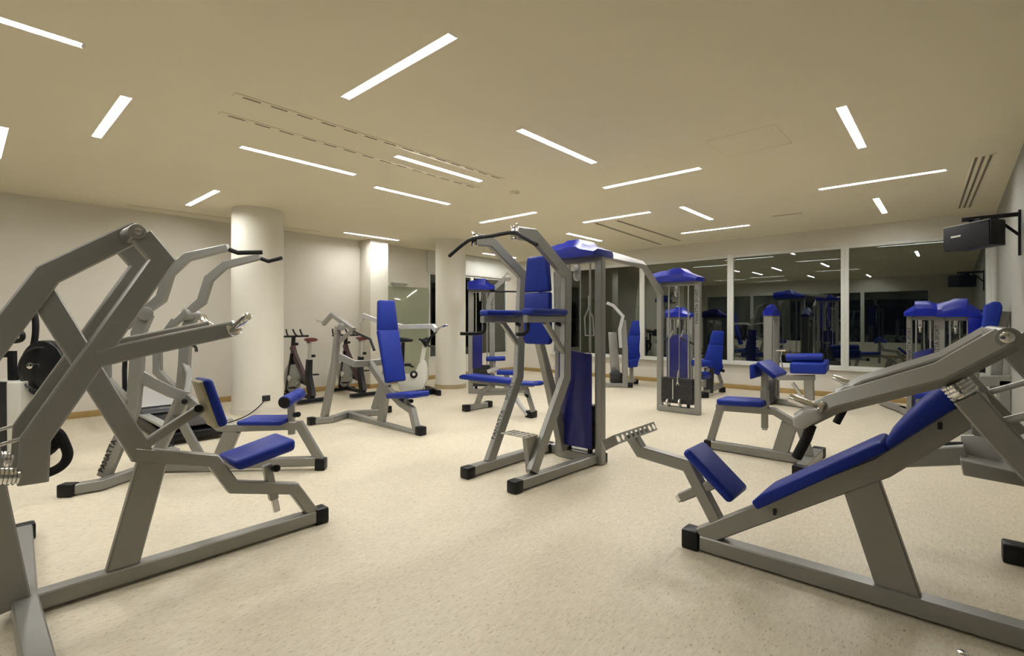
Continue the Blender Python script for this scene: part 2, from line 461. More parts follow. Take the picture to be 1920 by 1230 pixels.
# ---------------------------------------------------------------- shared machine pieces
def foot(parent, c, size=(.09, .1, .1), rz=0):
    return obj('foot_cap', MB().box((c[0], c[1], size[2] / 2), size, .012, Matrix.Rotation(R(rz), 3, 'Z')), RUBBER, parent)
def pad(parent, name, out, ext, m=BLUE, bev=.02):
    return obj(name, MB().prism(out, ext, bev, 3), m, parent, sharp=60)
def peg(parent, a, b, r=.022, rim=True):
    a, b = V(a), V(b); d = (b - a).normalized()
    o = obj('weight_peg', MB().cyl(a, b, r, 16, .005), CHROME, parent)
    if rim: obj('collar', MB().cyl(a - d * .004, a + d * .018, r * 2.0, 20, .004), CHROME, o)
    return o
def roller(parent, a, b, r, name='roller_pad'):
    a, b = V(a), V(b); d = (b - a); L = d.length; d.normalize()
    o = obj(name, MB().cyl(a, b, r, 24, .018), BLUE, parent, sharp=60)
    for q, s in ((a, -1), (b, 1)): obj('end_disc', MB().cyl(q + d * (.006 * s), q - d * (.01 * s), r * .86, 20), RUBBER, o)
    return o
def knob(parent, a, b, r=.022):
    o = obj('knob', MB().cyl(a, b, r, 14, .006), RUBBER, parent)
    return o
def stack_tower(parent, o, u, v, wid, zt, m_depth=.08, cap_d=.34, cap_h=.20, stack=True, plates=14, stack_z=.45, cover=None, text=True, colw=.08, flip=1):
    """two square columns under a blue moulded cap, with guide rods, cable and a weight stack between them"""
    o, u, v = V(o), V(u).normalized(), V(v).normalized(); Z = Vector((0, 0, 1))
    P = lambda a, b, z: o + u * a + v * b + Z * z
    for s in (-1, 1):
        obj('column', MB().beam([P(s * wid / 2, 0, .01), P(s * wid / 2, 0, zt)], m_depth, colw, v), SILVER, parent)
    obj('base_beam', MB().beam([P(-wid / 2, 0, .045), P(wid / 2, 0, .045)], m_depth + .01, .085, v), SILVER, parent)
    obj('top_beam', MB().beam([P(-wid / 2, 0, zt - .03), P(wid / 2, 0, zt - .03)], m_depth - .02, .06, v), SILVER, parent)
    h = wid / 2 + .055
    f = flip
    prof = [(-h, 0), (h, 0), (h, .06), (h * .45, cap_h * .72), (.08, cap_h), (-.05, cap_h), (-.10, cap_h * .88), (-h * .6, cap_h * .86), (-h, cap_h * .72)]
    mb = MB()
    rows = []
    for b, k, s in ((-cap_d / 2, .55, .94), (-cap_d / 2 + .05, 1, 1), (cap_d / 2 - .05, 1, 1), (cap_d / 2, .55, .94)):
        rows.append([P(f * a * s, b, zt - .01 + z * k) for a, z in prof])
    mb.loft(rows)
    obj('cap', mb, CAP, parent, sharp=30)
    rods = wid * .26
    for s in (-1, 1):
        obj('guide_rod', MB().cyl(P(s * rods, 0, .10), P(s * rods, 0, zt), .011, 10), STEEL, parent)
    obj('cable', MB().cyl(P(.01, .0, .3), P(.01, 0, zt - .08), .005, 6), STEEL, parent)
    pz = zt - .17
    pu = obj('pulley', MB().cyl(P(-.03, .0, pz) - u * .012, P(-.03, .0, pz) + u * .012, .055, 20, .005), STEEL, parent)
    obj('pulley_bracket', MB().box(P(-.03, 0, pz + .07), (.04, .05, .12), .004), STEEL, pu)
    if stack:
        mb = MB(); hh = stack_z / plates
        for i in range(plates):
            c = P(0, 0, .14 + hh * (i + .5)); a = u * (wid * .40); b = v * .055
            mb.prism([c - a - b - Z * hh * .44, c + a - b - Z * hh * .44, c + a + b - Z * hh * .44, c - a + b - Z * hh * .44], Z * hh * .88)
        obj('weight_stack', mb, DARK, parent, 'stuff')
        obj('selector_rod', MB().cyl(P(0, 0, .14 + stack_z), P(0, 0, .14 + stack_z + .12), .012, 10), CHROME, parent)
        for s in (-1, 1): obj('stack_bumper', MB().cyl(P(s * rods, 0, .09), P(s * rods, 0, .14), .025, 12), RUBBER, parent)
    if cover:
        z0, z1, dv = cover
        mb = MB(); rings = []
        n = 8
        for zz, k in ((z0, 1), ((z0 + z1) / 2, 1), (z1, 1)):
            out = []
            for i in range(n + 1):
                q = -1 + 2 * i / n
                out.append(P(q * (wid / 2 - .045), dv + .035 * (1 - q * q) * (1 if dv > 0 else -1), zz + (.03 * -q if zz == z1 else 0)))
            inn = [p - v * (.012 if dv > 0 else -.012) for p in out]
            rings.append(out + inn[::-1])
        mb.loft(rings)
        obj('stack_cover', mb, SHIELD, parent, sharp=60)
    if text:
        s = 1
        lettering(parent, 'PANATTA SPORT', P(s * wid / 2, (m_depth / 2 + .001) * text, zt - .38), Z, (v * text).cross(Z), .062, INK, 'column_lettering')

# ================================================================ A: plate loaded row machine, front left
T = thing('row_machine', 'large silver row machine in the left foreground, raised blue seat above a long floor rail', 'exercise machine', (-3.2,0.2,0),90)
obj('base_rail', MB().beam([(.04, 0, .055), (1.40, 0, .055)], .085, .08), SILVER, T)
obj('rear_crossbar', MB().beam([(.06, 1.10, .055), (.0, 0, .055), (0, -1.0, .055)], .09, .085, (1, 0, 0)), SILVER, T)
foot(T, (1.425, 0, 0), (.09, .1, .105)); foot(T, (.07, 1.12, 0), (.1, .09, .1)); foot(T, (0, -1.03, 0), (.1, .09, .1))
obj('rear_post', MB().beam([(-0.036,0.000,0.064),(-0.112,0.000,0.583),(-0.175,-0.000,1.107)], .09, .12), SILVER, T)
obj('top_frame', MB().beam([(-0.199,0.000,1.056),(-0.175,-0.000,1.116),(0.076,0.000,1.580),(0.424,0.000,1.834)], .08, .105), SILVER, T)
obj('diagonal_strut', MB().beam([(0.047,0.000,1.518),(0.438,0.000,0.664)], .06, .10), SILVER, T)
obj('seat_frame', MB().beam([(0.406,0.000,0.667),(0.778,0.000,0.556),(0.883,0.000,0.378),(1.247,0.000,0.277),(1.391,0.000,0.051)], .065, .072), SILVER, T)
obj('support_post', MB().beam([(0.489,0.000,0.619),(0.353,0.000,0.062)], .05, .135), SILVER, T)
obj('pad_arm', MB().beam([(0.438,0.000,0.698),(0.721,0.000,0.869)], .045, .05), SILVER, T)
o = pad(T, 'chest_pad', [(0.689,-0.130,1.038),(0.741,-0.130,1.042),(0.825,-0.130,0.774),(0.773,-0.130,0.758)], (0, .19, 0), BLUE, .022)
obj('pad_board', MB().prism([(0.678,-0.115,1.023),(0.701,-0.115,1.033),(0.784,-0.115,0.757),(0.757,-0.115,0.761)], (0, .15, 0), .004), TAN, o)
knob(T, (0.697,-0.030,0.870), (0.680,-0.090,0.879))
b0, b1, b2, b3 = (0.851,-0.145,0.528),(1.201,-0.145,0.607),(1.201,-0.145,0.567),(0.871,-0.145,0.496)
t0, t1 = (0.840,-0.145,0.555),(1.201,-0.145,0.631)
pad(T, 'seat', [b3, off(b2, 0, 0, -.012), off(t1, .0, 0, 0), off(t0, 0, 0, 0)], (0, .29, 0), BLUE, .026)
q = (1.080,0.000,0.443)
obj('seat_post', MB().beam([(1.080,0.000,0.463),(1.122,0.000,0.241)], .05, .05), SILVER, T)
obj('seat_stem', MB().beam([(1.119,0.000,0.276),(1.142,0.000,0.158)], .036, .036), STEEL, T)
knob(T, (1.113,-0.030,0.441), (1.109,-0.085,0.453))
obj('pivot_axle', MB().cyl((0.379,-0.235,1.800), off((0.379,-0.235,1.800), 0, .47, 0), .038, 28, .006), SILVER, T)
obj('pivot_bolt', MB().cyl(off((0.379,-0.235,1.800), 0, -.010, 0), off((0.379,-0.235,1.800), 0, .01, 0), .018, 14, .003), CHROME, T)
for s in (1, -1):
    m_ = (lambda p: p) if s > 0 else mir
    arm = obj('lever_arm', MB().beam(m_([(0.398,-0.200,1.785),(0.484,-0.200,1.672),(0.021,-0.200,0.843),(0.014,-0.200,0.655)]), .055, .10, ch=.008), SILVER, T)
    pa = obj('plate_arm', MB().beam(m_([(0.231,-0.200,1.187),(0.478,-0.200,1.246),(0.816,-0.200,1.321)]), .06, .085), SILVER, T)
    obj('gusset', MB().prism(m_([(0.185,-0.228,1.166),(0.277,-0.228,1.368),(0.334,-0.228,1.352),(0.273,-0.228,1.229),(0.223,-0.228,1.144)]), (0, .056 * s, 0), .004), SILVER, arm)
    p0, p1 = m_([(0.813,-0.215,1.318), (0.837,-0.370,1.389)])
    peg(T, p0, p1)
    sp = m_([(-0.029,-0.200,0.693),(-0.147,-0.200,0.721)])
    obj('bumper_spring', MB().spring(sp[0], sp[1], .03, .007, 9), CHROME, T)
    h = obj('handle', MB().tube(smooth(m_([(0.076,-0.200,0.876),(0.101,-0.200,0.851),(0.122,-0.200,0.791),(0.128,-0.200,0.754),(0.117,-0.200,0.720),(0.090,-0.200,0.697),(0.052,-0.200,0.684)])), .02, 10), FOAM, T)
    obj('handle_stay', MB().tube(m_([(0.052,-0.200,0.783),(0.101,-0.200,0.805)]), .014, 8), FOAM, h)
    obj('tie_rod', MB().cyl(*m_([(-0.019,-0.200,0.855),(-0.147,-0.200,0.825)]), .008, 8), STEEL, T)

# ================================================================ B: pulldown machine behind it, turned half away
T = thing('pulldown_machine', 'silver lever machine with flat blue seat and blue knee roller, behind the left foreground machine', 'exercise machine', (-5.42,1.13,0),45)
obj('base_rail', MB().beam([(0, 0, .05), (1.497,-0.000,0.080)], .08, .08), SILVER, T)
ca, cb = (-0.204,-0.596,0.050),(-0.053,-0.478,0.050)
obj('base_crossbar', MB().beam([ca, cb, (.04, 0, .05), mir([cb])[0], mir([ca])[0]], .08, .08, (0, 0, 1)), SILVER, T)
fa = (1.536,0.000,0.079)
foot(T, fa, (.09, .1, .105)); foot(T, ca, (.11, .09, .1)); foot(T, mir([ca])[0], (.11, .09, .1))
lo = (-0.127,-0.332,0.070)
for s in (1, -1):
    m_ = (lambda p: p) if s > 0 else mir
    up = obj('upright', MB().beam(m_([lo, (0.102,-0.330,0.623),(0.132,-0.330,0.971),(0.145,-0.330,1.262),(0.214,-0.330,1.427)]), .06, .10), SILVER, T)
    if s > 0:
        A_, B_ = V(lo), V((0.102,-0.330,0.623)); d = (B_ - A_).normalized(); nn = Vector((-.2, -1, .0)).normalized()
        c = A_ * .68 + B_ * .32
        lettering(T, 'PANATTA', c + Vector((-.025, -.034, 0)), d, Vector((-1, 0, .3)), .062, INK)
        c = A_ * .14 + B_ * .86
        lettering(T, 'SPORT', c + Vector((-.025, -.034, 0)), d, Vector((-1, 0, .3)), .055, INK)
    obj('rear_bracket', MB().beam(m_([(0.068,-0.330,0.673),(-0.120,-0.330,0.875),(-0.120,-0.330,1.129),(0.051,-0.330,1.373)]), .06, .07), SILVER, T)
    obj('pivot_housing', MB().cyl(*m_([(0.230,-0.380,1.426), (0.157,-0.270,1.428)]), .058, 24, .008), SILVER, T)
    lv = obj('lever_arm', MB().beam(m_([(0.021,-0.300,1.311),(0.142,-0.300,1.418),(0.311,-0.300,1.554),(0.376,-0.300,1.771),(0.525,-0.300,1.907),(0.858,-0.300,1.991)]), .05, [.05, .06, .085, .085, .075, .06]), SILVER, T)
    ha, hb, hc = m_([(0.867,-0.300,1.973),(0.937,-0.300,1.947), (1.097,-0.200,1.966)])
    obj('grip', MB().tube([ha, hb, hc], .019, 8), FOAM, lv)
    yk = obj('yoke', MB().beam(m_([(0.128,-0.330,0.927), (0.205,-0.270,0.843), (0.284,-0.120,0.735), (0.341,0.000,0.678)]), .09, .05, (0, 0, 1)), SILVER, T)
obj('centre_post', MB().beam([(0.351,-0.000,0.707),(0.118,0.000,0.227),(0.072,-0.000,0.064)], .05, .09), SILVER, T)
obj('brace', MB().beam([(0.257,0.000,0.529),(0.500,-0.000,0.067)], .05, .07), SILVER, T)
obj('seat_frame', MB().beam([(0.341,0.000,0.678),(0.632,0.000,0.404),(0.693,0.000,0.394),(1.344,0.000,0.410),(1.526,0.000,0.089)], .06, .075), SILVER, T)
obj('seat_post', MB().beam([(0.750,-0.000,0.373),(0.613,-0.000,0.045)], .05, .135), SILVER, T)
knob(T, (0.346,-0.040,0.641), (0.393,-0.120,0.654), .025)
b0, b1, t1, t0 = (0.856,-0.160,0.440),(1.245,-0.160,0.435),(1.254,-0.160,0.482),(0.847,-0.160,0.482)
pad(T, 'seat', [b0, b1, t1, t0], (0, .32, 0), BLUE, .022)
obj('roller_post', MB().beam([(1.267,0.000,0.592),(1.272,0.000,0.328)], .05, .055), SILVER, T)
roller(T, (1.300,-0.240,0.656), (1.285,-0.010,0.662), .056); roller(T, (1.278,0.010,0.659), (1.261,0.240,0.665), .056)
knob(T, (1.312,-0.030,0.509), (1.367,-0.090,0.525), .024)

# ================================================================ F: plate loaded shoulder press, middle left
T = thing('shoulder_press', 'silver shoulder press with tall narrow blue backrest between exercise bikes and the round column', 'exercise machine', (-6.5,3.68,0),0)
ra = (0.094,0.000,0.033)
obj('base_rail', MB().beam([(.05, 0, .045), (1.687,0.000,-0.010)], .085, .085), SILVER, T)
foot(T, (1.749,0.000,-0.007), (.1, .105, .105))
ca, cb = (0.195,-0.589,0.045),(0.261,-0.340,0.045)
obj('base_crossbar', MB().beam([ca, cb, (.08, 0, .045), mir([cb])[0], mir([ca])[0]], .08, .08, (0, 0, 1)), SILVER, T)
foot(T, ca, (.1, .09, .1)); foot(T, mir([ca])[0], (.1, .09, .1))
for s in (1, -1):
    m_ = (lambda p: p) if s > 0 else mir
    obj('upright', MB().beam(m_([(0.154,-0.390,0.060), (0.494,-0.420,0.811),(0.521,-0.420,0.999),(0.575,-0.420,1.298)]), .06, [.13, .12, .1, .07]), SILVER, T)
    obj('yoke', MB().beam(m_([(0.494,-0.420,0.936), (0.692,-0.260,0.812), (0.655,0.000,0.800)]), .09, .06, (0, 0, 1)), SILVER, T)
    obj('pivot_housing', MB().cyl(*m_([(0.727,-0.460,1.292), (0.512,-0.340,1.290)]), .05, 20, .006), SILVER, T)
lv = obj('lever_arm', MB().beam([(0.158,-0.400,1.331),(0.387,-0.400,1.452),(0.930,-0.400,1.254)], .05, .06), SILVER, T)
obj('hook', MB().tube([(0.158,-0.400,1.338),(-0.036,-0.400,1.375)], .014, 8), STEEL, lv)
obj('grip', MB().tube([(0.930,-0.400,1.234),(1.290,-0.400,1.149),(1.381,-0.400,1.018)], .016, 8), FOAM, lv)
lv = obj('lever_arm', MB().beam([(-0.209,0.360,1.344),(-0.076,0.360,1.448),(0.333,0.360,1.360),(0.886,0.360,1.287),(1.537,0.360,1.299),(1.611,0.360,1.238)], .05, .065), PALE, T)
peg(T, (1.625,0.340,1.265), (1.993,0.200,1.315), .016, False)
obj('grip', MB().tube([(1.601,0.360,1.231),(1.472,0.360,1.147),(1.407,0.360,1.069)], .015, 8), FOAM, lv)
obj('stay', MB().beam([(0.879,-0.400,1.246),(0.457,-0.400,1.045)], .04, .05), SILVER, T)
obj('seat_frame', MB().beam([(0.655,0.000,0.800),(1.064,-0.000,0.486),(1.353,0.000,0.346),(1.582,0.000,0.280),(1.687,0.000,0.016)], .07, .09), SILVER, T)
obj('centre_post', MB().beam([(1.028,0.000,0.566),(0.919,0.000,0.040)], .06, [.17, .13]), SILVER, T)
obj('backrest_frame', MB().beam([(1.193,0.000,0.620),(1.004,0.000,1.104),(0.968,0.000,1.485)], .05, .05), SILVER, T)
def fpad(name, c0, c1, w0, w1, th):
    a, b = V(c0), V(c1); t = (b - a).normalized(); n = Vector((t.z, 0, -t.x))
    pad(T, name, [a + Vector((0, -w0, 0)), a + Vector((0, w0, 0)), b + Vector((0, w1, 0)), b + Vector((0, -w1, 0))], n * -th if n.x < 0 else n * th, BLUE, .02)
fpad('backrest', (1.205,-0.000,0.587),(1.028,0.000,1.243), .145, .155, .07)
fpad('headrest', (1.028,0.000,1.243),(0.992,0.000,1.630), .150, .12, .07)
b0, b1 = (1.193,0.000,0.416),(1.760,0.000,0.479)
pad(T, 'seat', [off(b0, 0, -.12, -.025), off(b1, -.06, -.17, -.025), off(b1, 0, -.12, -.025), off(b1, 0, .12, -.025), off(b1, -.06, .17, -.025), off(b0, 0, .12, -.025)], (0, 0, .065), BLUE, .02)
obj('seat_post', MB().beam([(1.463,-0.000,0.404),(1.485,0.000,0.275)], .05, .05), SILVER, T)
knob(T, (1.569,-0.030,0.392), (1.679,-0.080,0.410), .024)

# ================================================================ I + J: pull-up and dip station joined to two cable towers
T = thing('cable_station', 'tall silver pull-up and dip station in the centre, joined by beam to a cable tower', 'exercise machine', (-2.875,2.95,0),90)
def W(x, y, z): return (y - 2.95, -(x + 2.875), z)
for s in (1, -1):
    obj('base_rail', MB().beam([(.04, s * .275, .055), (1.16, s * .275 if s > 0 else -.33, .055)], .085, .085), SILVER, T)
    foot(T, (.0, s * .275, 0), (.1, .1, .1))
    foot(T, (1.16, .275 if s > 0 else -.34, 0), (.12, .11, .095))
    if s > 0: pts = [(0.264,0.275,0.082),(0.671,0.275,0.826),(0.727,0.275,1.815),(0.278,0.275,2.091),(0.095,0.275,2.087)]
    else: pts = [(0.214,-0.275,0.117),(0.682,-0.275,0.856),(0.699,-0.275,1.788),(0.228,-0.275,2.078),(0.006,-0.275,2.067)]
    up = obj('upright', MB().beam(pts, .06, .10), SILVER, T)
    e = V(pts[-1])
    ep = obj('end_plate', MB().box(e + Vector((-.012, 0, .005)), (.016, .075, .13), .004), CHROME, up)
    for k in (-1, 1): obj('bolt', MB().cyl(e + Vector((-.03, 0, k * .045)), e + Vector((.0, 0, k * .045)), .014, 10, .003), CHROME, up)
    if s > 0:
        d = V(pts[1]) - V(pts[0]); nrm = Vector((-d.z, 0, d.x)).normalized()
        c = V(pts[0]) + d * .52
        lettering(T, 'PANATTA', V(pts[0]) + d * .40 + nrm * .0515, d, Vector((0, 1, 0)), .062, INK)
        lettering(T, 'SPORT', V(pts[0]) + d * .80 + nrm * .0515, d, Vector((0, 1, 0)), .062, INK)
ends = [(0.082,0.275,2.086), (-0.000,-0.275,2.066)]
a, b = V(ends[0]) + Vector((-.03, 0, 0)), V(ends[1]) + Vector((-.03, 0, 0))
obj('pull_up_bar', MB().tube(smooth([a + Vector((-.03, .27, -.13)), a + Vector((-.02, .12, -.05)), a, (a + b) / 2, b, b + Vector((-.02, -.12, -.05)), b + Vector((-.03, -.27, -.13))], 4), .016, 10), FOAM, T)
for s in (1, -1):
    pts = [(0.759,0.275,1.381),(0.175,0.275,1.379)] if s > 0 else [(0.666,-0.275,1.384),(0.125,-0.275,1.382)]
    ar = obj('arm_support', MB().beam(pts, .05, .06), SILVER, T)
    q0, q1 = pts
    pad(T, 'arm_pad', [off(q0, -.02, -.06, .032), off(q0, -.02, .06, .032), off(q1, .02, .06, .032), off(q1, .02, -.06, .032)], (0, 0, .055), BLUE, .018)
    obj('arm_brace', MB().beam([(0.442,0.275,1.355),(0.719,0.275,1.083)] if s > 0 else [(0.386,-0.275,1.355),(0.650,-0.275,1.088)], .04, .05), SILVER, T)
    g0 = V(q1)
    obj('dip_grip', MB().tube(smooth([g0 + Vector((.03, 0, -.02)), g0 + Vector((.03, 0, -.09)), g0 + Vector((.0, .03, -.125)), g0 + Vector((-.17 if s > 0 else -.05, .10 if s > 0 else .05, -.125))], 4), .016, 10), FOAM, ar)
    knob(ar, V(q0) + Vector((-.12, 0, -.04)), V(q0) + Vector((-.12, -.05, -.055)), .018)
obj('centre_post', MB().beam([(0.650,0.000,1.176),(0.839,0.000,0.683),(1.031,0.000,0.109)], .07, [.07, .1, .12]), SILVER, T)
obj('pad_post', MB().beam([(0.690,0.000,1.876),(0.707,-0.000,1.174)], .06, .05), SILVER, T)
def ipad(name, z0, z1, w0, w1, x):
    pad(T, name, [(x, -w0, z0), (x, w0, z0), (x, w1, z1), (x, -w1, z1)], (.065, 0, 0), BLUE, .02)
ipad('headrest', 1.635, 1.965, .15, .115, .60)
obj('backrest', MB().prism([(.60, -.15, 1.63), (.60, .15, 1.63), (.60, .15, 1.34), (.60, .165, 1.20), (.60, .14, 1.15), (.60, -.14, 1.15), (.60, -.165, 1.20), (.60, -.15, 1.34)], (.065, 0, 0), .02), BLUE, T, sharp=60)
obj('rear_crossbar', MB().beam([W(-3.2, 4.12, .05), W(-2.5, 4.12, .05)], .09, .085, (0, 0, 1)), SILVER, T)
# foot step of punched sheet with its folded bracket
st = (0.301,-0.250,0.403)
stp = obj('foot_step', MB().perforated(off(st, -.17, -.02, 0), (1, 0, 0), (0, 1, 0), 3, 5, .055, .055, .006), STEEL, T)
rb = (0.230,-0.250,0.090)
obj('step_bracket', MB().prism([off(st, -.13, 0, -.004), off(st, .02, 0, -.004), off(rb, .07, 0, .0), off(rb, -.01, 0, .0)], (0, .05, 0), .004), SILVER, stp)
# tower beside the station
stack_tower(T, W(-2.735, 4.06, 0), (0, -1, 0), (-1, 0, 0), .47, 1.985, .075, .36, .17, True, 14, .42, (.16, 1.08, .085), 0)
lettering(T, 'PANATTA SPORT', W(-2.93, 3.93, .72), (0, 0, -1), (0, 1, 0), .05, PALEINK)
# far tower
stack_tower(T, W(-3.055, 7.16, 0), (0, -1, 0), (-1, 0, 0), .58, 1.955, .08, .36, .20, True, 14, .38, None, 1)
for k, (u0, zz) in enumerate(((-.14, .14), (.05, .16))):
    q = W(-3.055 + u0, 7.10, zz)
    obj('pulley', MB().cyl(off(q, 0, -.015, 0), off(q, 0, .015, 0), .06, 20, .005), STEEL, T)
obj('link_rod', MB().cyl(W(-3.055 - .06, 7.1, .2), W(-3.055 - .06, 7.1, .5), .012, 8), STEEL, T)
obj('pull_handle', MB().tube([W(-3.04, 7.1, .62), W(-3.04, 7.1, .48), W(-3.02, 7.1, .42), W(-3.06, 7.1, .42), W(-3.04, 7.1, .48)], .012, 8), CHROME, T)
# hanging handle at the near tower
q = W(-2.72, 4.2, 0)
obj('hand_strap', MB().tube([off(q, 0, 0, 1.62), off(q, 0, .0, 1.50), off(q, .0, .05, 1.40), off(q, 0, .04, 1.22), off(q, 0, -.06, 1.22), off(q, 0, -.05, 1.40), off(q, 0, 0, 1.50)], .008, 6), STEEL, T)
obj('overhead_beam', MB().beam([W(-2.735, 4.1, 2.085), W(-3.17, 6.25, 2.14), W(-3.33, 7.14, 1.80)], .07, .10, (1, 0, 0)), SILVER, T)

# ================================================================ P: incline press, front right
T = thing('incline_press', 'silver incline press in the right foreground with sloping blue pads and a foot plate', 'exercise machine', (-1.15,2.95,0),0)
obj('base_rail', MB().beam([(.04, 0, .055), (1.62, 0, .055)], .10, .085), SILVER, T)
foot(T, (-.02, 0, 0), (.1, .115, .115))
obj('incline_beam', MB().beam([(0.041,0.000,0.089),(0.900,0.000,0.667),(1.178,0.000,0.935),(1.240,0.000,0.974)], .08, .10), SILVER, T)
obj('main_post', MB().beam([(0.809,-0.000,0.589),(0.974,0.000,0.045)], .055, .165), SILVER, T)
pad(T, 'lower_pad', [(0.377,-0.140,0.361),(0.348,-0.140,0.396),(0.401,-0.140,0.454),(0.882,-0.140,0.797),(0.902,-0.140,0.805),(0.935,-0.140,0.772)], (0, .28, 0), BLUE, .022)
pad(T, 'upper_pad', [(0.929,-0.140,0.766),(0.920,-0.140,0.823),(0.971,-0.140,0.900),(1.056,-0.140,1.015),(1.124,-0.140,1.079),(1.173,-0.140,1.000),(1.109,-0.140,0.942)], (0, .28, 0), BLUE, .022)
for c in ((0.440,-0.050,0.357), (1.108,-0.050,0.912)): obj('bolt', MB().cyl(c, off(c, 0, 0, -.03), .008, 8), DARK, T)
obj('seat_post_frame', MB().beam([(0.146,0.000,0.160),(-0.046,0.000,0.488),(-0.356,0.000,0.518),(-0.429,0.000,0.615)], .07, .072), SILVER, T)
obj('seat_tube', MB().beam([(-0.093,0.000,0.283),(0.134,0.000,0.427)], .05, .055), SILVER, T)
obj('tube_end', MB().beam([(-0.113,0.000,0.268),(-0.086,0.000,0.288)], .04, .045), CHROME, T)
s0, s1 = (-0.003,-0.130,0.624),(0.261,-0.130,0.390)
d = (V(s1) - V(s0)).normalized(); n = Vector((-d.z, 0, d.x)); n = n if n.x > 0 else -n
pad(T, 'seat', [V(s0), V(s1), V(s1) - n * .055, V(s0) - n * .055], (0, .27, 0), BLUE, .024)
knob(T, (0.061,-0.020,0.476), (0.070,-0.060,0.499), .02)
fp = (-0.394,0.000,0.630)
st = obj('foot_plate', MB().perforated(off(fp, .02, -.27, -.02), (-.45, 0, .9), (0, 1, 0), 1, 9, .06, .06, .006), STEEL, T)
f0 = V(fp) + Vector((.02, -.27, -.02)); f1 = f0 + Vector((-.027, 0, .054))
obj('folded_end', MB().prism([f0, f1, f1 + Vector((-.05, -.06, -.035)), f0 + Vector((-.05, -.06, -.035))], (-.006, 0, -.003)), STEEL, st)
obj('plate_back', MB().box(V(fp) + Vector((.0, 0, -.005)), (.012, .30, .03), .003), SILVER, st)
# press levers on a common pivot at the back
for s in (1, -1):
    m_ = (lambda p: p) if s > 0 else mir
    near = (1.293,-0.500,1.298),(1.120,-0.500,1.162),(0.775,-0.500,1.014),(0.652,-0.500,0.924)
    lv = obj('lever_arm', MB().beam(m_(near), .062, [.085, .08, .07, .065], (0, -.80 * s, .60)), SILVER, T)
    g = m_([(0.695,-0.500,0.913),(0.677,-0.500,0.853),(0.638,-0.500,0.762)])
    obj('grip', MB().tube(g, .021, 12), FOAM, lv)
    k = m_([(0.740,-0.520,0.983), (0.615,-0.520,1.027)])
    pg = peg(T, k[0], k[1], .02)
    obj('end_knuckle', MB().prism(m_([(0.643,-0.585,0.908),(0.639,-0.585,0.948),(0.675,-0.585,0.987),(0.732,-0.585,0.996),(0.752,-0.585,0.963),(0.681,-0.585,0.904)]), (0, .15 * s, 0), .012), PALE, lv)
    pb = m_([(1.289,-0.575,1.306), (1.291,-0.540,1.305)])
    obj('pivot_washer', MB().cyl(pb[0], pb[1], .020, 24, .004), CHROME, lv)
    bp = m_([(1.188,-0.480,1.083),(1.276,-0.480,0.957),(1.386,-0.480,0.810)])
    bl = obj('bumper_post', MB().beam(bp, .085, .085), SILVER, T)
    sp = m_([(1.188,-0.480,1.087),(1.153,-0.480,1.139)])
    obj('bumper_spring', MB().spring(sp[0], sp[1], .042, .008, 4.5), CHROME, T)
    obj('brace_rod', MB().cyl(*m_([(1.286,-0.480,1.006),(1.423,-0.480,1.071)]), .014, 10), PALE, T)
pv = (1.294,-0.500,1.304)
obj('pivot_shaft', MB().cyl(off(pv, 0, -.04, 0), off(pv, 0, 1.04, 0), .035, 20), SILVER, T)
rf = (pv[0] + .03, 0, pv[2] - .02)
obj('rear_frame', MB().beam([rf, (rf[0] + .2, 0, 1.0), (rf[0] + .21, 0, .09)], .08, .11), SILVER, T)
ct = (1.240,0.000,0.974)
obj('cross_tube', MB().beam([off(ct, 0, -.46, 0), off(ct, 0, .46, 0)], .07, .07, (0, 0, 1)), SILVER, T)

# ================================================================ N: preacher curl bench
T = thing('preacher_curl_bench', 'low silver arm-curl bench with level blue seat and sloping arm pad, behind the right press', 'exercise bench', (-1.93,5.35,0),0)
obj('base_rail', MB().beam([(.0, 0, .05), (.95, 0, .05)], .075, .085), SILVER, T)
obj('front_crossbar', MB().beam([(.93, -.42, .05), (.93, .38, .05)], .09, .085, (1, 0, 0)), SILVER, T)
foot(T, (.93, -.44, 0), (.11, .09, .1)); foot(T, (.93, .40, 0), (.11, .09, .1)); foot(T, (-.02, 0, 0), (.08, .09, .095))
obj('rear_leg', MB().beam([(0.109,0.000,0.466),(-0.002,0.000,0.076)], .055, .075), SILVER, T)
obj('seat_frame', MB().beam([(0.065,0.000,0.455),(0.620,0.000,0.477),(0.807,0.000,0.376),(0.843,0.000,0.330)], .06, .07), SILVER, T)
obj('front_post', MB().beam([(0.756,0.000,0.369),(0.663,0.000,0.038)], .055, .14), SILVER, T)
obj('rear_post', MB().beam([(0.843,0.000,0.356),(0.940,0.000,0.058)], .05, .07), SILVER, T)
b0, b1, t1, t0 = (0.112,-0.150,0.496),(0.553,-0.150,0.520),(0.553,-0.150,0.582),(0.106,-0.150,0.562)
pad(T, 'seat', [b0, b1, t1, t0], (0, .30, 0), BLUE, .022)
obj('arm_pad_post', MB().beam([(0.533,0.000,0.887),(0.533,0.000,0.301)], .05, .058), SILVER, T)
obj('post_end', MB().beam([(0.533,0.000,0.312),(0.533,0.000,0.280)], .04, .045), PALE, T)
obj('post_sleeve', MB().beam([(0.533,0.000,0.674),(0.533,0.000,0.472)], .062, .07), SILVER, T)
pad(T, 'chest_pad', [(0.447,-0.220,0.938),(0.496,-0.220,0.952),(0.515,-0.220,0.819),(0.452,-0.220,0.793)], (0, .44, 0), BLUE, .018)
pad(T, 'arm_pad', [(0.524,-0.220,0.979),(0.692,-0.220,0.847),(0.665,-0.220,0.810),(0.505,-0.220,0.937)], (0, .44, 0), BLUE, .014)

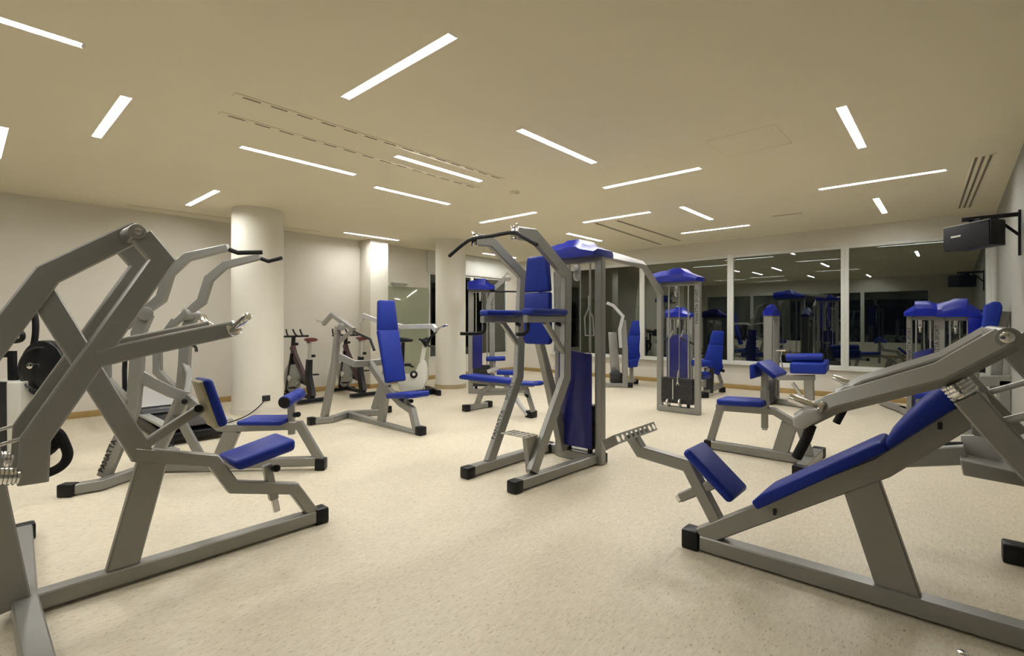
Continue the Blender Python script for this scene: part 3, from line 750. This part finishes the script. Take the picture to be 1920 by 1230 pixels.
# ================================================================ O: seated leg curl with short stack
T = thing('leg_curl_machine', 'leg machine before the windows: slim grey column with blue cap, two blue roller pads', 'exercise machine', (-2,8.75,0),0)
stack_tower(T, (-.28, .40, 0), (0, 1, 0), (1, 0, 0), .42, 1.47, .13, .15, .19, True, 12, .4, None, 0, .07)
roller(T, (0.050,-0.100,0.799), (0.553,-0.100,0.823), .062)
pad(T, 'seat', [(0.117,-0.200,0.725),(0.597,-0.200,0.743),(0.603,-0.200,0.570),(0.117,-0.200,0.551)], (0, .30, .05), BLUE, .03)
obj('seat_beam', MB().beam([(-0.095,0.000,0.461),(0.424,0.000,0.500)], .10, .08), SILVER, T)
obj('seat_leg', MB().beam([(0.345,0.000,0.478),(0.352,0.000,0.148)], .09, .13), SILVER, T)
obj('base_rail', MB().beam([(-.28, .30, .05), (.40, .02, .05)], .08, .08, (0, 0, 1)), SILVER, T)
foot(T, (.43, 0, 0), (.1, .1, .1))
obj('grip', MB().tube([(-0.094,-0.100,0.902),(0.042,-0.100,0.907)], .014, 8), CHROME, T)
obj('grip_stem', MB().tube([(-0.010,-0.100,0.905),(-0.026,-0.100,0.778),(0.020,-0.100,0.503)], .012, 8), STEEL, T)
obj('motor_box', MB().box((-.25, .12, .22), (.20, .22, .34), .02), DARK, T)
obj('lever_arm', MB().beam([(0.129,-0.050,0.398),(0.232,-0.050,0.241),(0.173,-0.050,0.152)], .04, .05), STEEL, T)

# ================================================================ K: pec machine by the window
T = thing('pec_fly_machine', 'grey chest-fly machine with narrow tall blue backrest, just right of the central tower column', 'exercise machine', (-5.05,9.15,0),41.76)
obj('base_rail', MB().beam([(-0.463,0.080,0.050),(0.072,-0.006,0.050)], .09, .08), SILVER, T)
foot(T, (0.105,-0.006,0.050), (.11, .1, .1))
obj('upright', MB().beam([(0.007,0.000,0.060),(0.007,0.000,0.787),(-0.037,-0.000,1.393)], .08, .11), SILVER, T)
obj('swing_arm', MB().beam([(-0.386,-0.100,1.742),(-0.255,-0.100,1.687),(-0.059,-0.100,1.469),(-0.125,-0.100,1.196),(-0.103,-0.100,0.826)], .06, .06), PALE, T)
obj('front_panel', MB().prism([(-0.314,0.100,1.138),(-0.148,0.100,1.138),(-0.070,0.100,0.281),(-0.259,0.100,0.259)], (0, .06, 0), .006), SILVER, T)
obj('rear_rail', MB().beam([(0.040,-0.000,0.082), (0.342,0.550,0.106)], .08, .08, (0, 0, 1)), SILVER, T)
foot(T, (0.378,0.600,0.112), (.1, .1, .1))
obj('seat_post', MB().beam([(0.236,0.400,0.387),(0.236,0.400,0.089)], .07, .07), SILVER, T)
pad(T, 'headrest', [(0.247,0.350,1.371),(0.395,0.350,1.383),(0.418,0.350,1.064),(0.167,0.350,1.064)], (0, .07, 0), BLUE, .02)
pad(T, 'backrest', [(0.167,0.350,1.064),(0.418,0.350,1.064),(0.395,0.350,0.768),(0.418,0.350,0.619),(0.372,0.350,0.483),(0.156,0.350,0.460),(0.133,0.350,0.802)], (0, .07, 0), BLUE, .02)
pad(T, 'seat', [(0.132,0.200,0.551),(0.345,0.200,0.574),(0.323,0.200,0.405),(0.143,0.200,0.383)], (0, .3, 0), BLUE, .02)
obj('cam_plate', MB().cyl((-0.201,-0.050,0.275), (-0.180,0.050,0.264), .10, 20, .006), DARK, T)
obj('lower_box', MB().box((-0.155,0.120,0.190), (.24, .16, .2), .01), DARK, T)

# ================================================================ L: leg extension
T = thing('leg_extension_machine', 'leg-extension chair with reclined blue back and seat, just right of the far cable tower', 'exercise machine', (-3.3,9.25,0),41.76)
pad(T, 'headrest', [(0.059,0.100,1.191),(0.258,0.100,1.181),(0.248,0.100,0.922),(-0.011,0.100,0.942)], (0, .08, 0), BLUE, .02)
pad(T, 'backrest', [(-0.011,0.100,0.942),(0.248,0.100,0.922),(0.228,0.100,0.594),(0.248,0.100,0.495),(0.158,0.100,0.356),(0.019,0.100,0.415),(-0.100,0.100,0.634)], (0, .08, 0), BLUE, .02)
pad(T, 'seat', [(-0.371,-0.300,0.647),(-0.124,-0.300,0.666),(-0.085,-0.300,0.571),(-0.361,-0.300,0.542)], (0, .4, 0), BLUE, .02)
roller(T, (-0.409,-0.450,0.416), (-0.169,-0.200,0.388), .07)
obj('shin_arm', MB().beam([(-0.160,-0.200,0.523),(-0.227,-0.200,0.312),(-0.237,-0.200,0.177)], .05, .06), SILVER, T)
obj('base_rail', MB().beam([(-0.275,-0.250,0.069), (0.304,0.350,0.145)], .08, .08, (0, 0, 1)), SILVER, T)
foot(T, (-0.268,-0.280,0.064), (.14, .12, .1)); foot(T, (0.346,0.400,0.159), (.1, .1, .1))
obj('seat_post', MB().beam([(-0.081,-0.050,0.509),(-0.100,-0.050,0.059)], .12, .14), DARK, T)
obj('rear_stay', MB().beam([(0.160,0.200,0.465),(0.251,0.200,0.204)], .05, .06), SILVER, T)
knob(T, (0.177,0.050,0.460), (0.236,0.050,0.440), .03)

# ================================================================ M: stack machine seen through the far tower
T = thing('row_pulley_machine', 'short blue-capped stack machine seen between the columns of the far cable tower', 'exercise machine', (-4.05,9.55,0),0)
stack_tower(T, (0, 0, 0), (1, 0, 0), (0, 1, 0), .42, 1.46, .08, .26, .19, True, 12, .4, None, 0, .10)
obj('stack_shroud', MB().prism([(-.22, -.10, .25), (.22, -.10, .25), (.22, -.10, 1.10), (.03, -.10, 1.12), (-.03, -.10, 1.10), (-.22, -.10, 1.08)], (0, .03, 0), .01), SHIELD, T)
for s, pts in ((1, [(-0.221,-0.500,0.935),(0.017,-0.500,1.054)]), (-1, [(0.227,-0.500,1.058),(0.510,-0.500,0.927)])):
    obj('grip', MB().tube(pts, .016, 8), FOAM, T)
    obj('handle_arm', MB().beam([V(pts[1 if s > 0 else 0]), (-.10 * s, -.06, 1.18)], .03, .04, (1, 0, 0)), SILVER, T)
obj('seat_rail', MB().beam([(0, -.05, .06), (0, -.7, .06)], .08, .08, (1, 0, 0)), SILVER, T)
foot(T, (0, -.72, 0), (.1, .1, .1))

# ================================================================ H: lat pulldown at the back left
T = thing('lat_pulldown', 'tall stack machine with blue cap and pull bar beside the far round column', 'exercise machine', (-6.75,6.5,0),41.76)
stack_tower(T, (.13, .0, 0), (1, 0, 0), (0, 1, 0), .40, 1.97, .08, .36, .20, True, 12, .40, None, -1, .10)
obj('stack_shroud', MB().prism([(-0.037,-0.060,1.169),(0.143,-0.060,1.169),(0.143,-0.060,0.487),(-0.037,-0.060,0.487)], (0, .03, 0), .006), SHIELD, T)
obj('pull_arm', MB().beam([(0.263,-0.050,1.390),(0.263,-0.050,1.692),(0.364,-0.050,1.983),(0.655,-0.050,2.244)], .06, .09), SILVER, T)
obj('pulley', MB().cyl((0.635,-0.100,2.169), (0.635,-0.050,2.174), .06, 18, .006), STEEL, T)
obj('cable', MB().cyl((0.615,-0.080,2.151), (0.565,-0.080,1.931), .006, 6), STEEL, T)
obj('pull_bar', MB().tube([(0.295,-0.080,1.931),(0.826,-0.080,1.921)], .016, 8), FOAM, T)
obj('seat_rail', MB().beam([(0.283,-0.050,0.064), (0.953,-0.200,0.075)], .08, .08, (0, 0, 1)), SILVER, T)
obj('seat_post', MB().beam([(0.606,-0.120,0.373),(0.606,-0.120,0.064)], .08, .10), SILVER, T)
pad(T, 'seat', [(0.422,-0.300,0.382),(0.803,-0.300,0.372),(0.813,-0.300,0.451),(0.422,-0.300,0.460)], (0, .32, 0), BLUE, .018)
roller(T, (0.227,-0.120,0.662), (0.576,-0.120,0.672), .045)
obj('roller_post', MB().beam([(0.386,-0.100,0.630),(0.366,-0.100,0.391)], .04, .05), CHROME, T)
obj('post_bracket', MB().beam([(0.246,-0.100,0.421),(0.446,-0.100,0.491)], .06, .07), PALE, T)
foot(T, (0.982,-0.200,0.075), (.1, .1, .1))

# ================================================================ G: adjustable bench
T = thing('adjustable_bench', 'flat blue adjustable bench on short silver legs, left behind the central station', 'exercise bench', (-5.5,5.36,0),0)
pad(T, 'back_pad', [(-0.272,-0.140,0.457),(-0.296,-0.140,0.505),(-0.210,-0.140,0.536),(0.798,-0.140,0.525),(0.757,-0.140,0.468),(0.193,-0.140,0.453)], (0, .28, 0), BLUE, .02)
pad(T, 'seat_pad', [(0.736,-0.140,0.497),(1.229,-0.140,0.522),(1.239,-0.140,0.479),(0.726,-0.140,0.450)], (0, .28, 0), BLUE, .02)
obj('pad_frame', MB().beam([(-0.141,0.000,0.429),(0.608,0.000,0.427),(1.115,0.000,0.470)], .06, .05), SILVER, T)
obj('front_foot', MB().beam([(.0, -.22, .05), (.0, .22, .05)], .08, .08, (1, 0, 0)), SILVER, T)
foot(T, (0, -.24, 0), (.1, .1, .1)); foot(T, (0, .24, 0), (.1, .1, .1))
obj('front_leg', MB().beam([(-0.032,0.000,0.039),(0.085,0.000,0.275),(0.336,0.000,0.403)], .06, .08), SILVER, T)
obj('link_bar', MB().beam([(0.085,0.000,0.250),(0.714,0.000,0.327),(0.968,0.000,0.412)], .05, .06), SILVER, T)
obj('curved_leg', MB().beam(smooth([(0.734,0.000,0.329),(0.837,0.000,0.193),(1.017,0.000,0.039)], 4), .05, .055), PALE, T)
obj('rear_leg', MB().beam([(0.958,0.000,0.472),(1.115,0.000,0.096)], .05, .065), SILVER, T)
e = (1.038,0.046,0.050)
foot(T, e, (.12, .14, .1))
knob(T, (1.003,-0.030,0.320), (1.075,-0.080,0.318), .022)
roller(T, (1.184,-0.050,0.503), (1.228,0.050,0.505), .035)

# ================================================================ Q: two stack machines in the right far corner
T = thing('twin_stack_machine', 'twin blue-capped stack machine in the right far corner with upright blue backrest', 'exercise machine', (-0.29,8.5,0),0)
stack_tower(T, (0, 0, 0), (1, 0, 0), (0, 1, 0), .28, 1.44, .08, .30, .20, True, 12, .4, None, -1, .06, -1)
lettering(T, 'PANATTA SPORT', (-.14, -.042, 1.06), (0, 0, 1), (-1, 0, 0), .055, INK, 'column_lettering')
obj('stack_shroud', MB().prism([(-.10, -.06, .1), (.10, -.06, .1), (.10, -.06, 1.02), (-.02, -.06, .98), (-.10, -.06, .94)], (0, .02, 0), .004), SHIELD, T)
obj('seat_rail', MB().beam([(-0.595,1.530,0.060),(-0.195,0.663,0.060)], .08, .09, (0, 0, 1)), SILVER, T)
obj('floor_link', MB().beam([(-0.281,0.881,0.060), (-.05, 0, .06)], .08, .08, (0, 0, 1)), SILVER, T)
stack_tower(T, (.35, 0, 0), (1, 0, 0), (0, 1, 0), .32, 1.43, .08, .32, .23, True, 12, .4, None, 0, .06, 1)
obj('stack_shroud', MB().prism([(.23, -.06, .1), (.47, -.06, .1), (.47, -.06, .93), (.23, -.06, .95)], (0, .02, 0), .004), SHIELD, T)
obj('side_shroud', MB().prism([(0.429,-0.150,1.440),(0.582,-0.150,1.445),(0.582,-0.150,1.210),(0.438,-0.150,1.115)], (0, .04, 0), .006), CAP, T)
pad(T, 'backrest', [(0.568,-0.550,1.553),(0.639,-0.550,1.594),(0.701,-0.550,1.586),(0.722,-0.550,1.525),(0.683,-0.550,1.305),(0.621,-0.550,1.070),(0.523,-0.550,1.004)], (0, .28, 0), BLUE, .02)
obj('backrest_post', MB().beam([(0.744,-0.400,1.478),(0.690,-0.400,1.129),(0.664,-0.400,0.565)], .06, .10), SILVER, T)
obj('seat_rail', MB().beam([(.35, -.04, .06), (.5, -.9, .06)], .08, .08, (0, 0, 1)), SILVER, T)
foot(T, (.5, -.93, 0), (.1, .1, .1))
obj('side_beam', MB().beam([(0.533,-0.500,0.663),(0.790,-0.500,0.684)], .08, .12), SILVER, T)
obj('side_post', MB().beam([(0.738,-0.500,0.680),(0.738,-0.500,0.214)], .08, .10), SILVER, T)
T2 = thing('low_pulley_seat', 'small blue seat on a short post behind the raised lever of the right foreground press', 'exercise bench', (-0.3,8,0),0)
pad(T2, 'seat', [(-0.054,-0.150,0.478),(0.127,-0.150,0.508),(0.136,-0.150,0.444),(-0.043,-0.150,0.400)], (0, .3, 0), BLUE, .02)
obj('seat_post', MB().beam([(0.002,0.000,0.420), (-.03, 0, .01)], .07, .08), SILVER, T2)
foot(T2, (-.03, 0, 0), (.14, .14, .05))

# ================================================================ T: low leg machine at the right edge
T = thing('calf_machine', 'low grey steel machine with pale foot tray at the right edge, behind the foreground press', 'exercise machine', (0.2,4.02,0),0)
obj('foot_tray', MB().prism([(-0.168,-0.150,0.558),(0.101,-0.150,0.527),(0.101,-0.150,0.457),(-0.154,-0.150,0.468)], (0, .30, 0), .008), SILVER, T)
obj('tray_panel', MB().prism([(-0.163,0.080,0.661),(-0.015,0.080,0.684),(0.030,0.080,0.547),(-0.161,0.080,0.511)], (0, .02, 0), .004), PALE, T)
obj('main_beam', MB().beam([(-0.445,0.000,0.488),(-0.138,0.000,0.564)], .08, .11), SILVER, T)
obj('bar', MB().beam([(-0.310,0.050,0.590),(-0.152,0.050,0.616)], .03, .025), DARK, T)
obj('post', MB().beam([(0.169,0.050,0.449), (.245, .05, .05)], .07, .06), SILVER, T)
obj('floor_beam', MB().beam([(.05, -.02, .05), (.27, .0, .05)], .08, .085), SILVER, T)
foot(T, (.06, -.05, 0), (.1, .11, .11))

# ================================================================ loudspeaker with its wall bracket
T = thing('loudspeaker', 'black loudspeaker hung from a triangular wall bracket at the upper right', 'loudspeaker', (0.2,6.83,0),131.76)
obj('cabinet', MB().prism([(-.26, .13, 2.095), (.26, .13, 2.095), (.21, -.06, 2.095), (-.21, -.06, 2.095)], (0, 0, .25), .012), RUBBER, T)
obj('grille', MB().box((0, .137, 2.22), (.50, .014, .235), .006), FOAM, T)
obj('badge', MB().box((.10, .146, 2.232), (.11, .004, .018), .001), WHITE, T)
obj('rim', MB().box((0, .138, 2.342), (.50, .014, .006), .001), GREYPL, T)
_M = Matrix.Rotation(-R(131.76), 3, 'Z')
def S(x, y, z): return _M @ Vector((x - .20, y - 6.83, z))
obj('bracket_arm', MB().beam([S(.49, 6.83, 2.40), S(.07, 6.83, 2.40)], .04, .035, (0, 0, 1)), RUBBER, T)
obj('wall_plate', MB().beam([S(.484, 6.83, 2.44), S(.484, 6.83, 2.0)], .05, .02, _M @ Vector((0, 1, 0))), RUBBER, T)
obj('brace', MB().beam([S(.48, 6.83, 2.2), S(.31, 6.83, 2.39)], .025, .025, _M @ Vector((0, 1, 0))), RUBBER, T)
obj('drop_plate', MB().box(S(.20, 6.83, 2.365), (.12, .10, .05), .004), RUBBER, T)

# ================================================================ power socket on the near column
T = thing('power_socket', 'black socket box with a hanging cord, low on the near round column', 'socket', (-7.53, 3.0, .235), 0)
obj('box', MB().box((.0, 0, 0), (.06, .11, .085), .008), RUBBER, T)
obj('cover', MB().box((.032, 0, 0), (.008, .095, .07), .003), DARK, T)
obj('power_cord', MB().tube(smooth([(.03, -.04, -.035), (.09, -.14, -.105), (.15, -.30, -.185), (.23, -.50, -.225), (.43, -.8, -.225)], 6), .008, 6), RUBBER, T)

# ================================================================ spin bikes by the left wall
def spin_bike(lab, x, y, rz):
    t = thing('spin_bike', lab, 'exercise bike', (x, y, 0), rz, 'spin bikes along the left wall')
    for xx in (-.48, .48):
        obj('stabilizer', MB().beam([(xx, -.27, .05), (xx, .27, .05)], .09, .06, (1, 0, 0)), RUBBER, t)
    obj('base_beam', MB().beam([(-.46, 0, .09), (.46, 0, .09)], .07, .06), RUBBER, t)
    obj('seat_tube', MB().beam([(-.42, 0, .10), (-.30, 0, .45), (-.33, 0, .72)], .08, [.16, .12, .09]), RUBBER, t)
    obj('down_tube', MB().beam([(-.22, 0, .33), (.22, 0, .78), (.30, 0, .92)], .07, .10), MAROON, t)
    obj('fork', MB().beam([(.46, 0, .10), (.30, 0, .62), (.24, 0, .80)], .12, .06), RUBBER, t)
    fw = obj('flywheel', MB().cyl((.30, -.05, .36), (.30, .05, .36), .25, 32, .02), GREYPL, t)
    obj('hub', MB().cyl((.30, -.07, .36), (.30, .07, .36), .06, 16, .01), CHROME, fw)
    obj('chain_guard', MB().prism([(-.12, -.06, .26), (.18, -.06, .30), (.20, -.06, .40), (-.10, -.06, .42), (-.18, -.06, .34)], (0, .03, 0), .006), DARK, t)
    obj('seat_post', MB().beam([(-.33, 0, .70), (-.35, 0, .98), (-.30, 0, .99)], .05, .05), STEEL, t)
    mb = MB(); rings = []
    for xx, w, h in ((-.46, .085, .05), (-.42, .10, .06), (-.34, .085, .06), (-.24, .035, .05), (-.18, .022, .035)):
        rings.append([(xx, w * math.cos(a), 1.055 + h * .6 * math.sin(a)) for a in [2 * math.pi * k / 12 for k in range(12)]])
    obj('saddle', mb.loft(rings), RED, t)
    obj('saddle_clamp', MB().tube([(-.30, 0, .98), (-.24, 0, 1.0), (-.32, 0, 1.03)], .012, 8), MAROON, t)
    obj('bar_post', MB().beam([(.29, 0, .88), (.26, 0, 1.09)], .055, .06), RUBBER, t)
    hb = obj('handlebar', MB().tube([(.26, -.27, 1.10), (.26, .27, 1.10)], .018, 8), RUBBER, t)
    for s in (-1, 1):
        obj('bar_end', MB().tube(smooth([(.26, s * .20, 1.10), (.34, s * .20, 1.11), (.40, s * .20, 1.16), (.42, s * .19, 1.22)], 3), .016, 8), RUBBER, hb)
        obj('inner_bar', MB().tube(smooth([(.26, s * .08, 1.10), (.36, s * .07, 1.14), (.42, s * .06, 1.22)], 3), .014, 8), RUBBER, hb)
        cr = obj('crank', MB().beam([(-.12, s * .09, .34), (-.12 + s * .12, s * .09, .34 - s * .11)], .02, .03), STEEL, t)
        obj('pedal', MB().box((-.12 + s * .12, s * .15, .34 - s * .11), (.09, .10, .025), .006), RUBBER, cr)
    knob(t, (-.35, -.03, .78), (-.35, -.09, .78), .025)
    knob(t, (.28, -.03, .96), (.28, -.09, .96), .025)
    return t
bike = spin_bike('spin bike with dark red saddle just right of the near round column', -8.42, 3.93, 180)
dup(bike, (-8.38, 4.90, 0), 176, 'spin bike with dark red saddle half hidden behind the shoulder press frame')

# white upright bike
T = thing('upright_bike', 'white upright exercise bike in front of the greenish glass panel, right of the shoulder press', 'exercise bike', (-7.35,5.75,0),41.76)
obj('body', MB().prism([(-0.395,-0.080,-0.008),(-0.464,-0.080,0.258),(-0.346,-0.080,0.386),(-0.159,-0.080,0.405),(-0.080,-0.080,0.582),(-0.001,-0.080,0.651),(0.048,-0.080,0.622),(0.078,-0.080,0.504),(0.078,-0.080,0.287),(0.009,-0.080,0.110),(-0.100,-0.080,0.002)], (0, .16, 0), .03), WHITE, T, sharp=60)
obj('side_disc', MB().cyl((-0.155,-0.100,0.388), (-0.161,-0.070,0.385), .07, 24, .006), RUBBER, T)
obj('disc_badge', MB().cyl((-0.152,-0.112,0.389), (-0.155,-0.098,0.388), .03, 16, .003), WHITE, T)
obj('console_post', MB().beam([(-0.045,0.000,0.496),(0.004,0.000,0.784),(0.024,0.000,0.913)], .07, .07), WHITE, T)
obj('console', MB().prism([(-0.040,-0.080,1.016),(0.078,-0.080,1.075),(0.137,-0.080,0.996),(0.058,-0.080,0.878)], (0, .16, 0), .01), RUBBER, T)
obj('handlebar', MB().tube(smooth([(-0.045,-0.160,1.038), (0.075,-0.180,1.000), (0.072,-0.050,0.935), (0.046,0.100,0.948), (0.097,0.160,0.885)], 4), .018, 8), RUBBER, T)
obj('seat_post', MB().beam([(-0.393,-0.000,0.317),(-0.373,0.000,0.973)], .05, .06), RUBBER, T)
obj('saddle', MB().prism([(-0.442,-0.090,1.075),(-0.196,-0.090,1.036),(-0.196,-0.090,0.986),(-0.432,-0.090,0.977)], (0, .18, 0), .02), RUBBER, T)
obj('crank', MB().beam([(-0.229,-0.120,0.547),(-0.151,-0.120,0.527)], .03, .03), RUBBER, T)
obj('pedal', MB().box((-0.248,-0.170,0.571), (.12, .10, .05), .01), RUBBER, T)
obj('front_stabilizer', MB().beam([(-0.024,0.510,0.050),(0.323,-0.142,0.050)], .10, .07, (0, 0, 1)), RUBBER, T)
obj('rear_stabilizer', MB().beam([(-0.564,-0.074,0.050),(-0.211,-0.651,0.050)], .10, .07, (0, 0, 1)), RUBBER, T)
obj('base_beam', MB().beam([(-0.345,-0.471,0.060),(0.172,0.066,0.060)], .10, .07, (0, 0, 1)), RUBBER, T)

# treadmill behind the pulldown machine
T = thing('treadmill', 'treadmill with pale motor hood and black handrail between the left wall and the pulldown machine', 'treadmill', (-7.4, 1.82, 0), 180)
obj('deck', MB().prism([(-1.05, -.34, .05), (.3, -.34, .10), (1.05, -.34, .12), (1.05, -.34, .20), (.3, -.34, .20), (-1.05, -.34, .13)], (0, .68, 0), .008), RUBBER, T)
obj('belt', MB().box((-.45, 0, .185), (1.1, .46, .012), .003), DARK, T)
for s in (-1, 1):
    obj('side_rail', MB().box((-.3, s * .29, .20), (1.5, .10, .03), .006), GREYPL, T)
    obj('upright', MB().beam([(.95, s * .33, .10), (.98, s * .33, .70), (.90, s * .33, 1.02)], .05, .06), RUBBER, T)
    obj('handrail', MB().tube(smooth([(.92, s * .33, 1.0), (.70, s * .33, 1.02), (.34, s * .33, 1.02), (.28, s * .33, .95)], 3), .02, 8), RUBBER, T)
    obj('base_cap', MB().box((-1.02, s * .30, .05), (.1, .08, .1), .01), RUBBER, T)
obj('motor_hood', MB().prism([(.05, -.33, .20), (1.03, -.33, .20), (1.03, -.33, .40), (.80, -.33, .46), (.10, -.33, .27)], (0, .66, 0), .03), DARK, T)
obj('hood_cover', MB().prism([(.14, -.31, .285), (.80, -.31, .464), (1.0, -.31, .415), (1.0, -.31, .425), (.80, -.31, .476), (.14, -.31, .297)], (0, .62, 0), .003), PALE, T)
obj('console', MB().prism([(.84, -.30, .98), (.98, -.30, 1.0), (.94, -.30, 1.10), (.86, -.30, 1.06)], (0, .60, 0), .012), RUBBER, T)

# elliptical trainer at the left edge
T = thing('elliptical_trainer', 'elliptical trainer with white housing, black crank disc and curved black arm at the left edge', 'exercise machine', (-6.65,0.33,0),41.76)
obj('housing', MB().prism([(-0.176,-0.150,0.807),(0.230,-0.150,0.807),(0.225,-0.150,0.064),(-0.176,-0.150,0.064)], (0, .34, 0), .015), WHITE, T)
obj('front_panel', MB().prism([(-0.139,-0.162,0.809),(0.105,-0.162,0.809),(0.110,-0.162,0.077),(-0.139,-0.162,0.077)], (0, .02, 0), .004), DARK, T)
obj('frame_tube', MB().beam([(-0.213,-0.000,1.052),(0.004,0.000,1.052),(0.009,0.000,0.789)], .05, .06), RUBBER, T)
c0 = (0.368,-0.100,0.920)
dsc = obj('crank_disc', MB().cyl(c0, off(c0, .02, .10, 0), .265, 40, .02), RUBBER, T)
obj('disc_ring', MB().tube([off(c0, .2 * math.cos(a), -.002, .2 * math.sin(a)) for a in [math.pi * k / 16 for k in range(32)]], .010, 6, True), DARK, dsc)
q = (0.293,-0.130,0.952)
obj('crank_pin', MB().cyl(q, off(q, 0, .05, 0), .03, 16, .005), CHROME, dsc)
obj('crank_axle', MB().beam([off(c0, 0, .12, 0), (0.020,0.020,0.756)], .05, .06), RUBBER, T)
obj('swing_arm', MB().tube(smooth([(0.019,-0.000,0.799),(0.131,-0.000,0.961),(0.206,-0.000,1.133),(0.227,-0.000,1.325),(0.201,-0.000,1.486),(0.151,-0.000,1.618)], 4), .026, 10), RUBBER, T)
obj('handle_loop', MB().tube(smooth([(-0.160,-0.050,1.165),(0.070,-0.050,1.175),(0.145,-0.050,1.195),(0.145,-0.050,1.250),(0.090,-0.050,1.275),(-0.110,-0.050,1.275)], 4), .022, 8), RUBBER, T)
obj('console_post', MB().beam([(-0.241,0.050,0.783),(-0.241,0.050,1.222),(-0.276,0.050,1.580)], .05, .06), RUBBER, T)
obj('base_foot', MB().beam([(-0.415,0.000,-0.040),(0.191,-0.000,-0.040)], .30, .05), RUBBER, T)
# small chrome peg standing at the bottom edge
T = thing('floor_peg', 'small chrome peg end at the bottom right edge, before the long rail of the press', 'peg', (0.03,2.55,0),0)
obj('peg', MB().cyl((0, 0, .02), (0, 0, .10), .02, 14, .004), CHROME, T)
obj('base_plate', MB().box((.03, 0, .01), (.12, .06, .02), .004), STEEL, T)
